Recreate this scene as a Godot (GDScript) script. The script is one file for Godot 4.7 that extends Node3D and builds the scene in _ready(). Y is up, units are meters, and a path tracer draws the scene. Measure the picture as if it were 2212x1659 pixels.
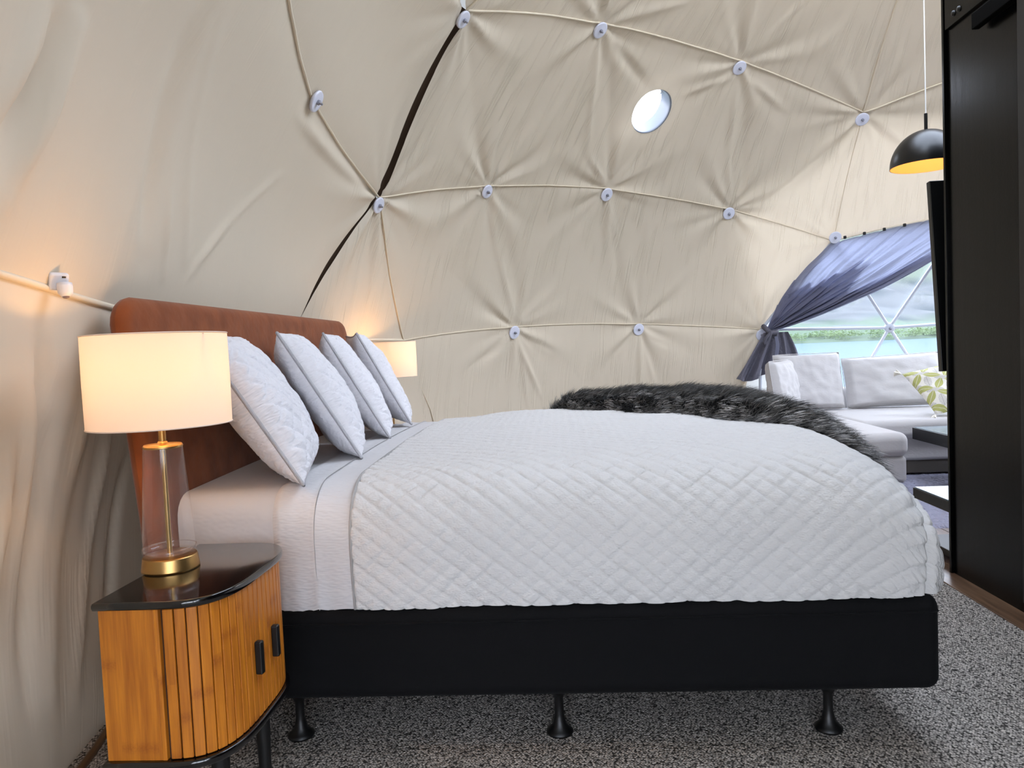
extends Node3D

# ---------------------------------------------------------------- mesh helpers
class MB:
	var v := PackedVector3Array()
	var n := PackedVector3Array()
	var uv := PackedVector2Array()
	var ix := PackedInt32Array()
	func grid(p: PackedVector3Array, nu: int, nv: int, t: PackedVector2Array = PackedVector2Array(), flip := false, wrap := false) -> MB:
		var base := v.size()
		var nn := PackedVector3Array()
		nn.resize(nu * nv)
		for j in nv - 1:
			for i in nu - 1:
				var a := j * nu + i
				var b := a + 1
				var c := a + nu
				var d := c + 1
				if not flip:
					ix.append_array([base + a, base + b, base + c, base + b, base + d, base + c])
				else:
					ix.append_array([base + a, base + c, base + b, base + b, base + c, base + d])
				var q := (p[d] - p[a]).cross(p[c] - p[b])
				if flip:
					q = -q
				q = -q
				nn[a] += q
				nn[b] += q
				nn[c] += q
				nn[d] += q
		if wrap:
			for j in nv:
				var s := nn[j * nu] + nn[j * nu + nu - 1]
				nn[j * nu] = s
				nn[j * nu + nu - 1] = s
		for k in nu * nv:
			nn[k] = nn[k].normalized()
		v.append_array(p)
		n.append_array(nn)
		if t.size() != nu * nv:
			t = PackedVector2Array()
			for j in nv:
				for i in nu:
					t.append(Vector2(float(i) / (nu - 1), float(j) / (nv - 1)))
		uv.append_array(t)
		return self
	func rbox(c: Vector3, size: Vector3, r: float, seg := 3, b := Basis()) -> MB:
		var h := size * 0.5
		r = minf(r, minf(h.x, minf(h.y, h.z)) * 0.999)
		for face in 6:
			var ax := face / 2
			var sg := 1.0 if face % 2 == 0 else -1.0
			var ua := (ax + 1) % 3
			var va := (ax + 2) % 3
			var us := cuts(h[ua], r, seg)
			var vs := cuts(h[va], r, seg)
			var base := v.size()
			for y in vs:
				for x in us:
					var q := Vector3()
					q[ax] = sg * h[ax]
					q[ua] = x
					q[va] = y
					var inn := q.clamp(-h + Vector3.ONE * r, h - Vector3.ONE * r)
					var nr := (q - inn).normalized()
					v.append(c + b * (inn + nr * r))
					n.append(b * nr)
					uv.append(Vector2(x, y))
			for j in vs.size() - 1:
				for i in us.size() - 1:
					var a := base + j * us.size() + i
					if sg > 0:
						ix.append_array([a, a + us.size(), a + 1, a + 1, a + us.size(), a + us.size() + 1])
					else:
						ix.append_array([a, a + 1, a + us.size(), a + 1, a + us.size() + 1, a + us.size()])
		return self
	func cuts(h: float, r: float, seg: int) -> PackedFloat32Array:
		var o := PackedFloat32Array()
		for k in seg + 1:
			o.append(-h + r * (1.0 - tan((1.0 - float(k) / seg) * PI / 4)))
		for k in seg + 1:
			o.append(h - r * (1.0 - tan(float(k) / seg * PI / 4)))
		return o
	func lathe(prof: PackedVector2Array, seg := 32, xf := Transform3D()) -> MB:
		var p := PackedVector3Array()
		for q in prof:
			for i in seg + 1:
				var a := TAU * i / seg
				p.append(xf * Vector3(q.x * cos(a), q.y, q.x * sin(a)))
		return grid(p, seg + 1, prof.size(), PackedVector2Array(), false, true)
	func tube(path: PackedVector3Array, r: float, seg := 8, r2 := -1.0) -> MB:
		var p := PackedVector3Array()
		var m := path.size()
		var t0 := (path[1] - path[0]).normalized()
		var s := t0.cross(Vector3.UP if absf(t0.y) < 0.9 else Vector3.RIGHT).normalized()
		for k in m:
			var t := (path[mini(k + 1, m - 1)] - path[maxi(k - 1, 0)]).normalized()
			s = (s - t * s.dot(t)).normalized()
			var w := t.cross(s)
			var rr := r if r2 < 0 else lerpf(r, r2, float(k) / (m - 1))
			for ends in (2 if k == 0 or k == m - 1 else 1):
				var q := rr
				if k == 0 and ends == 0 or k == m - 1 and ends == 1:
					q = 0.0001
				for i in seg + 1:
					var a := TAU * i / seg
					p.append(path[k] + (s * cos(a) + w * sin(a)) * q)
		return grid(p, seg + 1, m + 2, PackedVector2Array(), true, true)
	# a closed outline (clockwise seen from above is not needed) pulled up from y0 to y1 with rounded rims
	func slab(outline: PackedVector2Array, y0: float, y1: float, r := 0.004) -> MB:
		var m := outline.size()
		var ctr := Vector2()
		for q in outline:
			ctr += q / m
		var rows := [[0.0, y0, 1.0], [r, y0, 0.0], [r * 0.3, y0 + r * 0.3, 0.0], [0.0, y0 + r, 0.0], [0.0, y1 - r, 0.0], [r * 0.3, y1 - r * 0.3, 0.0], [r, y1, 0.0], [0.0, y1, 1.0]]
		var p := PackedVector3Array()
		for row in rows:
			for i in m + 1:
				var q := outline[i % m]
				var d := (ctr - q)
				q = ctr if row[2] > 0.5 else q + d.normalized() * float(row[0])
				p.append(Vector3(q.x, row[1], q.y))
		return grid(p, m + 1, rows.size(), PackedVector2Array(), false, true)
	func warp(f: Callable) -> MB:
		for k in v.size():
			v[k] = f.call(v[k])
		renorm()
		return self
	func renorm() -> void:
		n.fill(Vector3())
		var at := {}
		for k in range(0, ix.size(), 3):
			var q := (v[ix[k + 2]] - v[ix[k]]).cross(v[ix[k + 1]] - v[ix[k]])
			for e in 3:
				n[ix[k + e]] += q
		for k in v.size():
			var key := Vector3i((v[k] * 20000.0).round())
			at[key] = at.get(key, Vector3()) + n[k]
		for k in v.size():
			n[k] = (at[Vector3i((v[k] * 20000.0).round())] as Vector3).normalized()
	func mesh() -> ArrayMesh:
		var a := []
		a.resize(Mesh.ARRAY_MAX)
		a[Mesh.ARRAY_VERTEX] = v
		a[Mesh.ARRAY_NORMAL] = n
		a[Mesh.ARRAY_TEX_UV] = uv
		a[Mesh.ARRAY_INDEX] = ix
		var m := ArrayMesh.new()
		m.add_surface_from_arrays(Mesh.PRIMITIVE_TRIANGLES, a)
		return m

func put(called: String, mb: MB, m: Material, parent: Node = self) -> MeshInstance3D:
	var o := MeshInstance3D.new()
	o.name = numbered(called, parent)
	var me := mb.mesh()
	me.surface_set_material(0, m)
	o.mesh = me
	parent.add_child(o, true)
	return o

func put_mesh(called: String, me: Mesh, m: Material, parent: Node, at := Transform3D()) -> MeshInstance3D:
	var o := MeshInstance3D.new()
	o.name = numbered(called, parent)
	o.mesh = me
	o.material_override = m
	o.transform = at
	parent.add_child(o, true)
	return o

func numbered(called: String, parent: Node) -> String:
	if not parent.has_node(NodePath(called)):
		return called
	var k := 1
	while parent.has_node(NodePath("%s_%03d" % [called, k])):
		k += 1
	return "%s_%03d" % [called, k]

func thing(called: String, label: String, category: String, at := Vector3.ZERO, group := "") -> Node3D:
	var o := Node3D.new()
	o.name = numbered(called, self)
	add_child(o, true)
	o.position = at
	return tag(o, label, category, group)

func tag(o: Node3D, label: String, category: String, group := "") -> Node3D:
	o.set_meta("label", label)
	o.set_meta("category", category)
	if group != "":
		o.set_meta("group", group)
	return o

func struct_node(called: String, label := "", category := "") -> Node3D:
	var o := Node3D.new()
	o.name = called
	add_child(o, true)
	return as_structure(o, label, category)

func as_structure(o: Node3D, label := "", category := "") -> Node3D:
	o.set_meta("kind", "structure")
	if label != "":
		o.set_meta("label", label)
		o.set_meta("category", category)
	return o

# ---------------------------------------------------------------- materials
func mat(c: Color, rough := 0.8, metal := 0.0, spec := 0.5) -> StandardMaterial3D:
	var m := StandardMaterial3D.new()
	m.albedo_color = c
	m.roughness = rough
	m.metallic = metal
	m.metallic_specular = spec
	return m

func bumped(m: StandardMaterial3D, t: Texture2D, cm: float, scale := Vector3.ONE, tri := true) -> StandardMaterial3D:
	m.heightmap_enabled = true
	m.heightmap_texture = t
	m.heightmap_scale = cm
	m.uv1_scale = scale
	m.uv1_triplanar = tri
	return m

func noise_tex(freq: float, size := 512, octaves := 3, kind := FastNoiseLite.TYPE_SIMPLEX_SMOOTH, sd := 1) -> NoiseTexture2D:
	var f := FastNoiseLite.new()
	f.seed = sd
	f.noise_type = kind
	f.frequency = freq
	f.fractal_octaves = octaves
	var t := NoiseTexture2D.new()
	t.width = size
	t.height = size
	t.seamless = true
	t.noise = f
	return t

func field_tex(w: int, h: int, f: Callable) -> ImageTexture:   # f(x, y) gives a linear-free sRGB Color
	var im := Image.create(w, h, false, Image.FORMAT_RGB8)
	for y in h:
		for x in w:
			im.set_pixel(x, y, f.call(x, y))
	return ImageTexture.create_from_image(im)

var nz := FastNoiseLite.new()
var M := {}

func tile_noise(n: FastNoiseLite, x: float, y: float, w: float, h: float, sx: float, sy: float) -> float:
	var fx := x / w
	var fy := y / h
	var a := n.get_noise_2d(x * sx, y * sy)
	var b := n.get_noise_2d((x - w) * sx, y * sy)
	var c := n.get_noise_2d(x * sx, (y - h) * sy)
	var d := n.get_noise_2d((x - w) * sx, (y - h) * sy)
	return lerpf(lerpf(a, b, fx), lerpf(c, d, fx), fy) * 1.3

func make_materials() -> void:
	var n1 := FastNoiseLite.new()
	n1.frequency = 1.0
	n1.fractal_octaves = 2
	n1.seed = 4
	var n2 := FastNoiseLite.new()
	n2.frequency = 1.0
	n2.seed = 9
	n2.fractal_octaves = 1
	# liner cloth: bundles of fine upright ripples
	var wr := field_tex(1024, 256, func(x, y):
		var warp := n2.get_noise_2d(x * 0.004, y * 0.02) * 6.0
		var r := tile_noise(n1, x + warp, y, 1024.0, 256.0, 0.052, 0.008)
		var k := smoothstep(0.0, 0.42, tile_noise(n2, x, y, 1024.0, 256.0, 0.009, 0.022) + 0.12)
		var g := 0.5 + 0.5 * r * k
		return Color(g, g, g))
	M.liner = bumped(mat(Color(0.83, 0.785, 0.71), 0.75, 0.0, 0.35), wr, 0.75, Vector3.ONE, false)
	M.liner.backlight_enabled = true
	M.liner.backlight = Color(0.40, 0.36, 0.31)
	M.liner_smooth = bumped(mat(Color(0.83, 0.785, 0.71), 0.75, 0.0, 0.35), wr, 0.12, Vector3.ONE, false)
	M.liner_smooth.backlight_enabled = true
	M.liner_smooth.backlight = Color(0.40, 0.36, 0.31)
	M.piping = mat(Color(0.86, 0.81, 0.72), 0.7)
	M.gap = mat(Color(0.30, 0.22, 0.15), 0.9)
	M.cover = mat(Color(0.88, 0.88, 0.86), 0.6)
	M.cover.backlight_enabled = true
	M.cover.backlight = Color(0.36, 0.36, 0.36)
	M.disc = mat(Color(0.86, 0.87, 0.93), 0.3)
	M.bolt = mat(Color(0.6, 0.61, 0.66), 0.35, 0.9)
	M.white_metal = mat(Color(0.72, 0.74, 0.78), 0.4)
	M.pvc = mat(Color(0.9, 0.95, 0.97, 0.08), 0.03)
	M.pvc.transparency = BaseMaterial3D.TRANSPARENCY_ALPHA
	M.clear_rim = mat(Color(0.46, 0.48, 0.52), 0.35)
	# carpet loops: jittered blobs laid over a dark ground
	var side := 768
	var hgt := PackedFloat32Array()
	var ton := PackedFloat32Array()
	hgt.resize(side * side)
	ton.resize(side * side)
	hgt.fill(0.0)
	ton.fill(0.24)
	var rng := RandomNumberGenerator.new()
	rng.seed = 11
	for k in 15400:
		var row := k / 110
		var cx := (k % 110) * side / 110.0 + (3.5 if row % 2 else 0.0) + rng.randf_range(-2.0, 2.0)
		var cy := row * side / 140.0 + rng.randf_range(-2.2, 2.2)
		var tone := rng.randf_range(0.54, 0.86)
		if rng.randf() < 0.10:
			tone = rng.randf_range(0.26, 0.4)
		var ang := rng.randf_range(-0.6, 0.6)
		var ca := cos(ang)
		var sa := sin(ang)
		var top := rng.randf_range(0.75, 1.0)
		for dy in range(-5, 6):
			for dx in range(-5, 6):
				var a := (dx * ca + dy * sa) / 3.5
				var b := (dy * ca - dx * sa) / 4.6
				var h := top * (1.0 - a * a - b * b)
				if h > 0.0:
					var id := posmod(int(cy) + dy, side) * side + posmod(int(cx) + dx, side)
					if h > hgt[id]:
						hgt[id] = h
						ton[id] = tone * (0.55 + 0.45 * minf(1.0, h * 1.6))
	var car := Image.create(side, side, false, Image.FORMAT_RGB8)
	var cah := Image.create(side, side, false, Image.FORMAT_RGB8)
	for id in side * side:
		var g := ton[id]
		car.set_pixel(id % side, id / side, Color(g, g * 0.97, g * 0.93))
		var q := hgt[id]
		cah.set_pixel(id % side, id / side, Color(q, q, q))
	M.carpet = mat(Color(0.97, 0.965, 0.965), 0.95, 0.0, 0.2)
	M.carpet.albedo_texture = ImageTexture.create_from_image(car)
	bumped(M.carpet, ImageTexture.create_from_image(cah), 0.25, Vector3.ONE, false)
	# bamboo
	var bam := field_tex(256, 512, func(x, y):
		var g := n1.get_noise_2d(x * 0.11, y * 0.004) * 0.5 + n1.get_noise_2d(x * 0.5, y * 0.012) * 0.3
		var knot := exp(-pow((fmod(y + 37.0 * floor(x / 42.0) * 3.7, 260.0) - 130.0) / 9.0, 2.0)) * (0.6 + 0.4 * n1.get_noise_2d(x * 0.3, y * 0.2))
		var c := Color(0.80, 0.49, 0.13).lerp(Color(0.58, 0.31, 0.065), clampf(0.35 + g * 0.8 + knot * 0.55, 0.0, 1.0))
		return c)
	M.bamboo = mat(Color(1, 1, 1), 0.38)
	M.bamboo.albedo_texture = bam
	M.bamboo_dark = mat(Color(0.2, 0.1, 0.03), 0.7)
	M.black_gloss = mat(Color(0.035, 0.028, 0.03), 0.12)
	M.black_gloss.clearcoat_enabled = true
	M.black_gloss.clearcoat = 0.6
	M.black_gloss.clearcoat_roughness = 0.08
	M.black = mat(Color(0.02, 0.02, 0.022), 0.45)
	M.black_cloth = bumped(mat(Color(0.022, 0.024, 0.032), 0.85, 0.0, 0.3), noise_tex(0.2, 256, 2), 0.05, Vector3.ONE * 6)
	M.black_cloth.rim_enabled = true
	M.black_cloth.rim = 0.12
	var brush := field_tex(256, 256, func(x, y):
		var g := 0.5 + 0.3 * tile_noise(n1, x, y, 256.0, 256.0, 0.06, 0.006) + 0.2 * tile_noise(n2, x, y, 256.0, 256.0, 0.3, 0.2)
		return Color(g, g, g))
	M.black_paint = bumped(mat(Color(0.013, 0.013, 0.013), 0.25, 0.0, 0.3), brush, 0.035, Vector3(1.2, 1.2, 1.2))
	M.brass = mat(Color(0.74, 0.59, 0.37), 0.34, 1.0)
	M.glass = mat(Color(0.97, 0.98, 1.0, 0.02), 0.015, 0.0, 0.42)
	M.glass.transparency = BaseMaterial3D.TRANSPARENCY_ALPHA
	M.shade = mat(Color(0.93, 0.88, 0.83), 0.9, 0.0, 0.2)
	M.shade.backlight_enabled = true
	M.shade.backlight = Color(0.7, 0.66, 0.6)
	M.bulb = mat(Color(1, 0.9, 0.75), 0.5)
	M.bulb.emission_enabled = true
	M.bulb.emission = Color(1.0, 0.72, 0.42)
	M.bulb.emission_energy_multiplier = 3.0
	# suede headboard
	var sue := field_tex(512, 512, func(x, y):
		var g := tile_noise(n1, x, y, 512.0, 512.0, 0.012, 0.010) * 0.75 + tile_noise(n2, x, y, 512.0, 512.0, 0.05, 0.05) * 0.1
		return Color(0.56, 0.315, 0.18).lerp(Color(0.45, 0.235, 0.12), clampf(0.5 + g, 0.0, 1.0)))
	M.suede = mat(Color(1, 1, 1), 0.9, 0.0, 0.2)
	M.suede.albedo_texture = sue
	bumped(M.suede, noise_tex(0.05, 256, 4), 0.15, Vector3(1.3, 1.3, 1.3))
	M.suede.rim_enabled = true
	M.suede.rim = 0.35
	M.suede.rim_tint = 0.7
	# linens
	var cr := field_tex(512, 512, func(x, y):
		var w := n2.get_noise_2d(x * 0.01, y * 0.01) * 14.0
		var g := 0.5 + 0.33 * tile_noise(n1, x + w, y - w, 512.0, 512.0, 0.02, 0.035) + 0.2 * tile_noise(n2, x, y, 512.0, 512.0, 0.07, 0.12)
		return Color(g, g, g))
	M.quilt = bumped(mat(Color(0.80, 0.795, 0.79), 0.85, 0.0, 0.3), cr, 0.22, Vector3(3.2, 3.2, 1), false)
	M.pillow = bumped(mat(Color(0.85, 0.845, 0.86), 0.85, 0.0, 0.3), cr, 0.35, Vector3(2.5, 2.5, 1), false)
	M.sheet = bumped(mat(Color(0.79, 0.785, 0.79), 0.85, 0.0, 0.3), cr, 0.25, Vector3(1.2, 2.0, 1), false)
	M.sheet_plain = bumped(mat(Color(0.76, 0.755, 0.76), 0.85, 0.0, 0.3), cr, 0.1, Vector3(1.2, 1.2, 1.2))
	M.sofa = bumped(mat(Color(0.74, 0.73, 0.73), 0.9, 0.0, 0.3), cr, 0.12, Vector3(1.2, 1.2, 1.2))
	M.rail = mat(Color(0.008, 0.008, 0.008), 0.7, 0.0, 0.15)
	M.plinth = mat(Color(0.30, 0.28, 0.26), 0.9)
	M.curtain = mat(Color(0.40, 0.40, 0.47), 0.6, 0.0, 0.4)
	M.curtain.backlight_enabled = true
	M.curtain.backlight = Color(0.55, 0.57, 0.66)
	bumped(M.curtain, cr, 0.6, Vector3(1.5, 1.5, 1), false)
	M.curtain_dense = bumped(mat(Color(0.36, 0.355, 0.40), 0.6, 0.0, 0.4), cr, 0.6, Vector3(1.5, 1.5, 1), false)
	M.fur = mat(Color(1, 1, 1), 0.6)
	M.fur.vertex_color_use_as_albedo = true
	M.fur_base = mat(Color(0.06, 0.06, 0.06), 0.9)
	M.rug = bumped(mat(Color(0.62, 0.62, 0.69), 0.95, 0.0, 0.2), noise_tex(0.06, 256, 4), 2.0, Vector3.ONE * 1.5)
	var tim := field_tex(512, 128, func(x, y):
		var g := n1.get_noise_2d(x * 0.006, y * 0.10) * 0.6 + n1.get_noise_2d(x * 0.02, y * 0.4) * 0.3
		return Color(0.50, 0.39, 0.30).lerp(Color(0.30, 0.21, 0.15), clampf(0.5 + g, 0.0, 1.0)))
	M.timber = mat(Color(1, 1, 1), 0.32)
	M.timber.albedo_texture = tim
	M.bronze = mat(Color(0.45, 0.33, 0.22), 0.35, 0.7)
	M.tv = mat(Color(0.012, 0.012, 0.014), 0.35)
	M.screen = mat(Color(0.01, 0.01, 0.012), 0.06)
	M.orange_in = mat(Color(0.95, 0.80, 0.60), 0.5)
	M.shade_black = mat(Color(0.018, 0.018, 0.02), 0.32)
	M.cord = mat(Color(0.85, 0.84, 0.82), 0.6)
	M.tabletop = mat(Color(0.45, 0.51, 0.54), 0.2, 0.0, 0.35)
	M.white = mat(Color(0.85, 0.85, 0.87), 0.4)
	M.dark_lens = mat(Color(0.06, 0.06, 0.05), 0.2)
	M.grey_lens = mat(Color(0.5, 0.45, 0.47), 0.4)
	M.tassel = mat(Color(0.88, 0.86, 0.82), 0.95)
	var leaf := field_tex(512, 512, func(x, y): return leaf_print(x / 512.0, y / 512.0))
	M.leaf = mat(Color(1, 1, 1), 0.9)
	M.leaf.albedo_texture = leaf
	M.pod_white = mat(Color(0.8, 0.79, 0.76), 0.8)
	# outdoors
	M.grass = mat(Color(0.30, 0.36, 0.14), 0.95, 0.0, 0.2)
	M.grass.albedo_texture = field_tex(256, 256, func(x, y):
		var g := 0.75 + 0.35 * tile_noise(n1, x, y, 256.0, 256.0, 0.08, 0.08)
		return Color(g, g, g * 0.9))
	M.grass.uv1_triplanar = true
	M.grass.uv1_scale = Vector3.ONE * 0.1
	M.water = mat(Color(0.25, 0.315, 0.365), 0.6, 0.0, 0.1)
	M.hill = mat(Color(1, 1, 1), 0.95, 0.0, 0.2)
	M.hill.vertex_color_use_as_albedo = true
	M.bush = mat(Color(0.30, 0.37, 0.24), 0.9)
	M.bush.backlight_enabled = true
	M.bush.backlight = Color(0.25, 0.3, 0.18)
	M.soil = mat(Color(0.2, 0.17, 0.12), 0.95)

func leaf_print(u: float, v: float) -> Color:
	var cream := Color(0.86, 0.84, 0.80)
	var s := 5.0
	var p := Vector2(u, v) * s
	for k in 2:
		var q := p + Vector2(0.5, 0.5) * k
		var cell := q.floor()
		var f := q - cell - Vector2(0.5, 0.5)
		var turn := 0.6 if (int(cell.x) + int(cell.y)) % 2 == 0 else -0.9
		if k == 1:
			turn += 1.2
		f = f.rotated(turn)
		var e := 0.25 * (1.0 - pow(absf(f.x) / 0.60, 2.0))
		if absf(f.y) < e:
			if k == 0 and (int(cell.x) + 2 * int(cell.y)) % 3 != 3:
				return Color(0.66, 0.66, 0.40) if absf(f.y) > 0.012 else cream
			return Color(0.62, 0.61, 0.60) if fmod(absf(f.y) * 16.0 + 10.0, 1.0) < 0.42 else cream
	return cream

# ---------------------------------------------------------------- the dome
const DC := Vector3(2.376, 0.139, -3.031)      # centre of the dome
var NODE := {}
var FOLDS := []
var hub_list := []

func az_of(p: Vector3) -> float:
	return fposmod(rad_to_deg(atan2(-(p.z - DC.z), p.x - DC.x)), 360.0)

func radius_at(az: float) -> float:
	return 3.87 + 0.30 * (smoothstep(196.0, 218.0, az) - smoothstep(240.0, 262.0, az))

func on_dome(az: float, y: float, out := 0.0) -> Vector3:
	var r := radius_at(az) + out
	var h := sqrt(maxf(0.0, r * r - (y - DC.y) * (y - DC.y)))
	return Vector3(DC.x + h * cos(deg_to_rad(az)), y, DC.z - h * sin(deg_to_rad(az)))

func cloth_uv(p: Vector3) -> Vector2:
	return Vector2(az_of(p) / 15.0, (p.y - 0.1) / 2.2)

# how the hung cloth leaves the smooth dome: pulled out at the fixing discs, slack and folded between them
func cloth(p: Vector3, calm := 1.0) -> Vector3:
	var d := (p - DC).normalized()
	var o := 0.0
	var a := az_of(p)
	for h in hub_list:
		var rel: Vector3 = p - h
		var r2 := rel.length_squared()
		if r2 < 0.5 and h.x > -0.94:
			var r := sqrt(r2)
			var east := Vector3(d.z, 0, -d.x).normalized()
			var th := atan2(rel.dot(d.cross(east)), rel.dot(east))
			var k: float = h.x * 3.7 + h.y * 5.1
			var fade := (r / 0.16) * exp(1.0 - r / 0.16)
			o += fade * calm * (0.0075 * sin(7.0 * th + k) + 0.006 * sin(11.0 * th + 2.0 * k) + 0.0035 * sin(17.0 * th - k))
			o += 0.012 * exp(-r2 / 0.004)
	o += 0.014 * nz.get_noise_3d(a * 0.055, p.y * 0.35, 1.0) * calm
	o += 0.0035 * nz.get_noise_3d(a * 0.35, p.y * 0.6, 7.0) * calm
	for f in FOLDS:
		var s: Vector3 = f[0]
		var e: Vector3 = f[1]
		var rel := p - s
		if rel.length_squared() < f[5]:
			var t := clampf(rel.dot(f[2]) / float(f[4]), 0.0, 1.0)
			var q: Vector3 = s + (e - s) * t
			var dd := (p - q).length_squared() / (float(f[6]) * float(f[6]))
			if dd < 6.0:
				var lift: float = f[3]
				o -= 1.6 * lift * exp(-dd) * sin(PI * clampf(t, 0.06, 0.94))
	return p + d * o

func dense(points: Array, n: int) -> PackedVector3Array:   # a seam through the points, half way between chord and dome
	var o := PackedVector3Array()
	var m := points.size() - 1
	for k in m:
		for i in n + (1 if k == m - 1 else 0):
			o.append(edge_point(points[k], points[k + 1], float(i) / n))
	return o

func edge_point(a: Vector3, b: Vector3, t: float) -> Vector3:
	var p := a.lerp(b, t)
	var d := p - DC
	var arc := lerpf((a - DC).length(), (b - DC).length(), t)
	return DC + d.normalized() * lerpf(d.length(), arc, 0.9)

func tri_panel(mb: MB, a: Vector3, b: Vector3, c: Vector3, n := 44, hole := Vector3(), hole_r := 0.0) -> void:
	var base := mb.v.size()
	var cnt := 0
	var row := []
	for j in n + 1:
		row.append(cnt)
		for i in n + 1 - j:
			var u := float(i) / n
			var w := float(j) / n
			var s := 1.0 - u - w
			var p := a * s + b * u + c * w
			var d := p - DC
			# radius: chords on the rim, a slack belly that hangs inward in the middle
			var arc := (a - DC).length() * s + (b - DC).length() * u + (c - DC).length() * w
			var rim := lerpf(d.length(), arc, 0.9)
			var belly := 27.0 * s * u * w
			p = DC + d.normalized() * (rim - 0.005 * pow(maxf(belly, 0.0), 0.8))
			p = cloth(p)
			if hole_r > 0.0:
				var rel := p - hole
				var ax := (hole - DC).normalized()
				var flat := rel - ax * rel.dot(ax)
				if flat.length() < hole_r and flat.length() > hole_r - 0.035:
					p += flat.normalized() * (hole_r - flat.length())
			mb.v.append(p)
			mb.n.append(Vector3())
			mb.uv.append(cloth_uv(p))
			cnt += 1
	for j in n:
		for i in n - j:
			var q0: int = base + row[j] + i
			var q1: int = base + row[j + 1] + i
			add_cell(mb, q0, q0 + 1, q1, hole, hole_r)
			if i < n - j - 1:
				add_cell(mb, q0 + 1, q1 + 1, q1, hole, hole_r)

func add_cell(mb: MB, a: int, b: int, c: int, hole: Vector3, hole_r: float) -> void:
	if hole_r > 0.0:
		var m := (mb.v[a] + mb.v[b] + mb.v[c]) / 3.0 - hole
		var ax := (hole - DC).normalized()
		if (m - ax * m.dot(ax)).length() < hole_r - 0.004:
			return
	var nr := (mb.v[c] - mb.v[a]).cross(mb.v[b] - mb.v[a])
	if nr.dot(DC - mb.v[a]) > 0:
		mb.ix.append_array([a, b, c])
	else:
		mb.ix.append_array([a, c, b])

func tris(called: String, list: Array, parent: Node, m: Material, n := 44, hole := Vector3(), hole_r := 0.0) -> MeshInstance3D:
	var mb := MB.new()
	for t in list:
		tri_panel(mb, NODE[t[0]], NODE[t[1]], NODE[t[2]], n, hole, hole_r)
	mb.renorm()
	return put(called, mb, m, parent)

# a panel between a lower and an upper seam
func strip_panel(called: String, low: Array, high: Array, nu: int, nv: int, parent: Node, m: Material, belly := 0.0, calm := 1.0, slit := 0.0) -> MeshInstance3D:
	var mb := MB.new()
	var lo := resample(dense(low, 24), nu)
	var hi := resample(dense(high, 24), nu)
	var p := PackedVector3Array()
	var t := PackedVector2Array()
	for j in nv:
		var w := float(j) / (nv - 1)
		for i in nu:
			var q := lo[i].lerp(hi[i], w)
			var d := q - DC
			var full := lerpf((lo[i] - DC).length(), (hi[i] - DC).length(), w)
			q = DC + d.normalized() * (lerpf(d.length(), full, 4.0 * w * (1.0 - w)) - belly * sin(PI * w))
			if slit > 0.0:
				var nearby := smoothstep(0.86, 1.0, float(i) / (nu - 1))
				q += (lo[0].lerp(hi[0], w) - lo[nu - 1].lerp(hi[nu - 1], w)).normalized() * slit * sin(PI * w) * nearby
			q = cloth(q, calm)
			p.append(q)
			t.append(cloth_uv(q))
	mb.grid(p, nu, nv, t)
	# face the room
	if mb.n[nu * (nv / 2) + nu / 2].dot(DC - p[nu * (nv / 2) + nu / 2]) < 0:
		mb = MB.new()
		mb.grid(p, nu, nv, t, true)
	return put(called, mb, m, parent)

func resample(p: PackedVector3Array, n: int) -> PackedVector3Array:
	var acc := PackedFloat32Array([0.0])
	for k in p.size() - 1:
		acc.append(acc[k] + p[k].distance_to(p[k + 1]))
	var o := PackedVector3Array()
	var j := 0
	for i in n:
		var want := acc[acc.size() - 1] * i / (n - 1)
		while j < p.size() - 2 and acc[j + 1] < want:
			j += 1
		o.append(p[j].lerp(p[j + 1], (want - acc[j]) / maxf(acc[j + 1] - acc[j], 1e-6)))
	return o

func seam(names: Array, parent: Node, r := 0.006, inward := 0.004) -> void:
	var pts := []
	for k in names:
		pts.append(NODE[k] if k is String else k)
	var path := dense(pts, 22)
	for k in path.size():
		path[k] = cloth(path[k])
		path[k] -= (path[k] - DC).normalized() * inward
	put("piping", MB.new().tube(path, r, 6), M.piping, parent)

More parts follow.
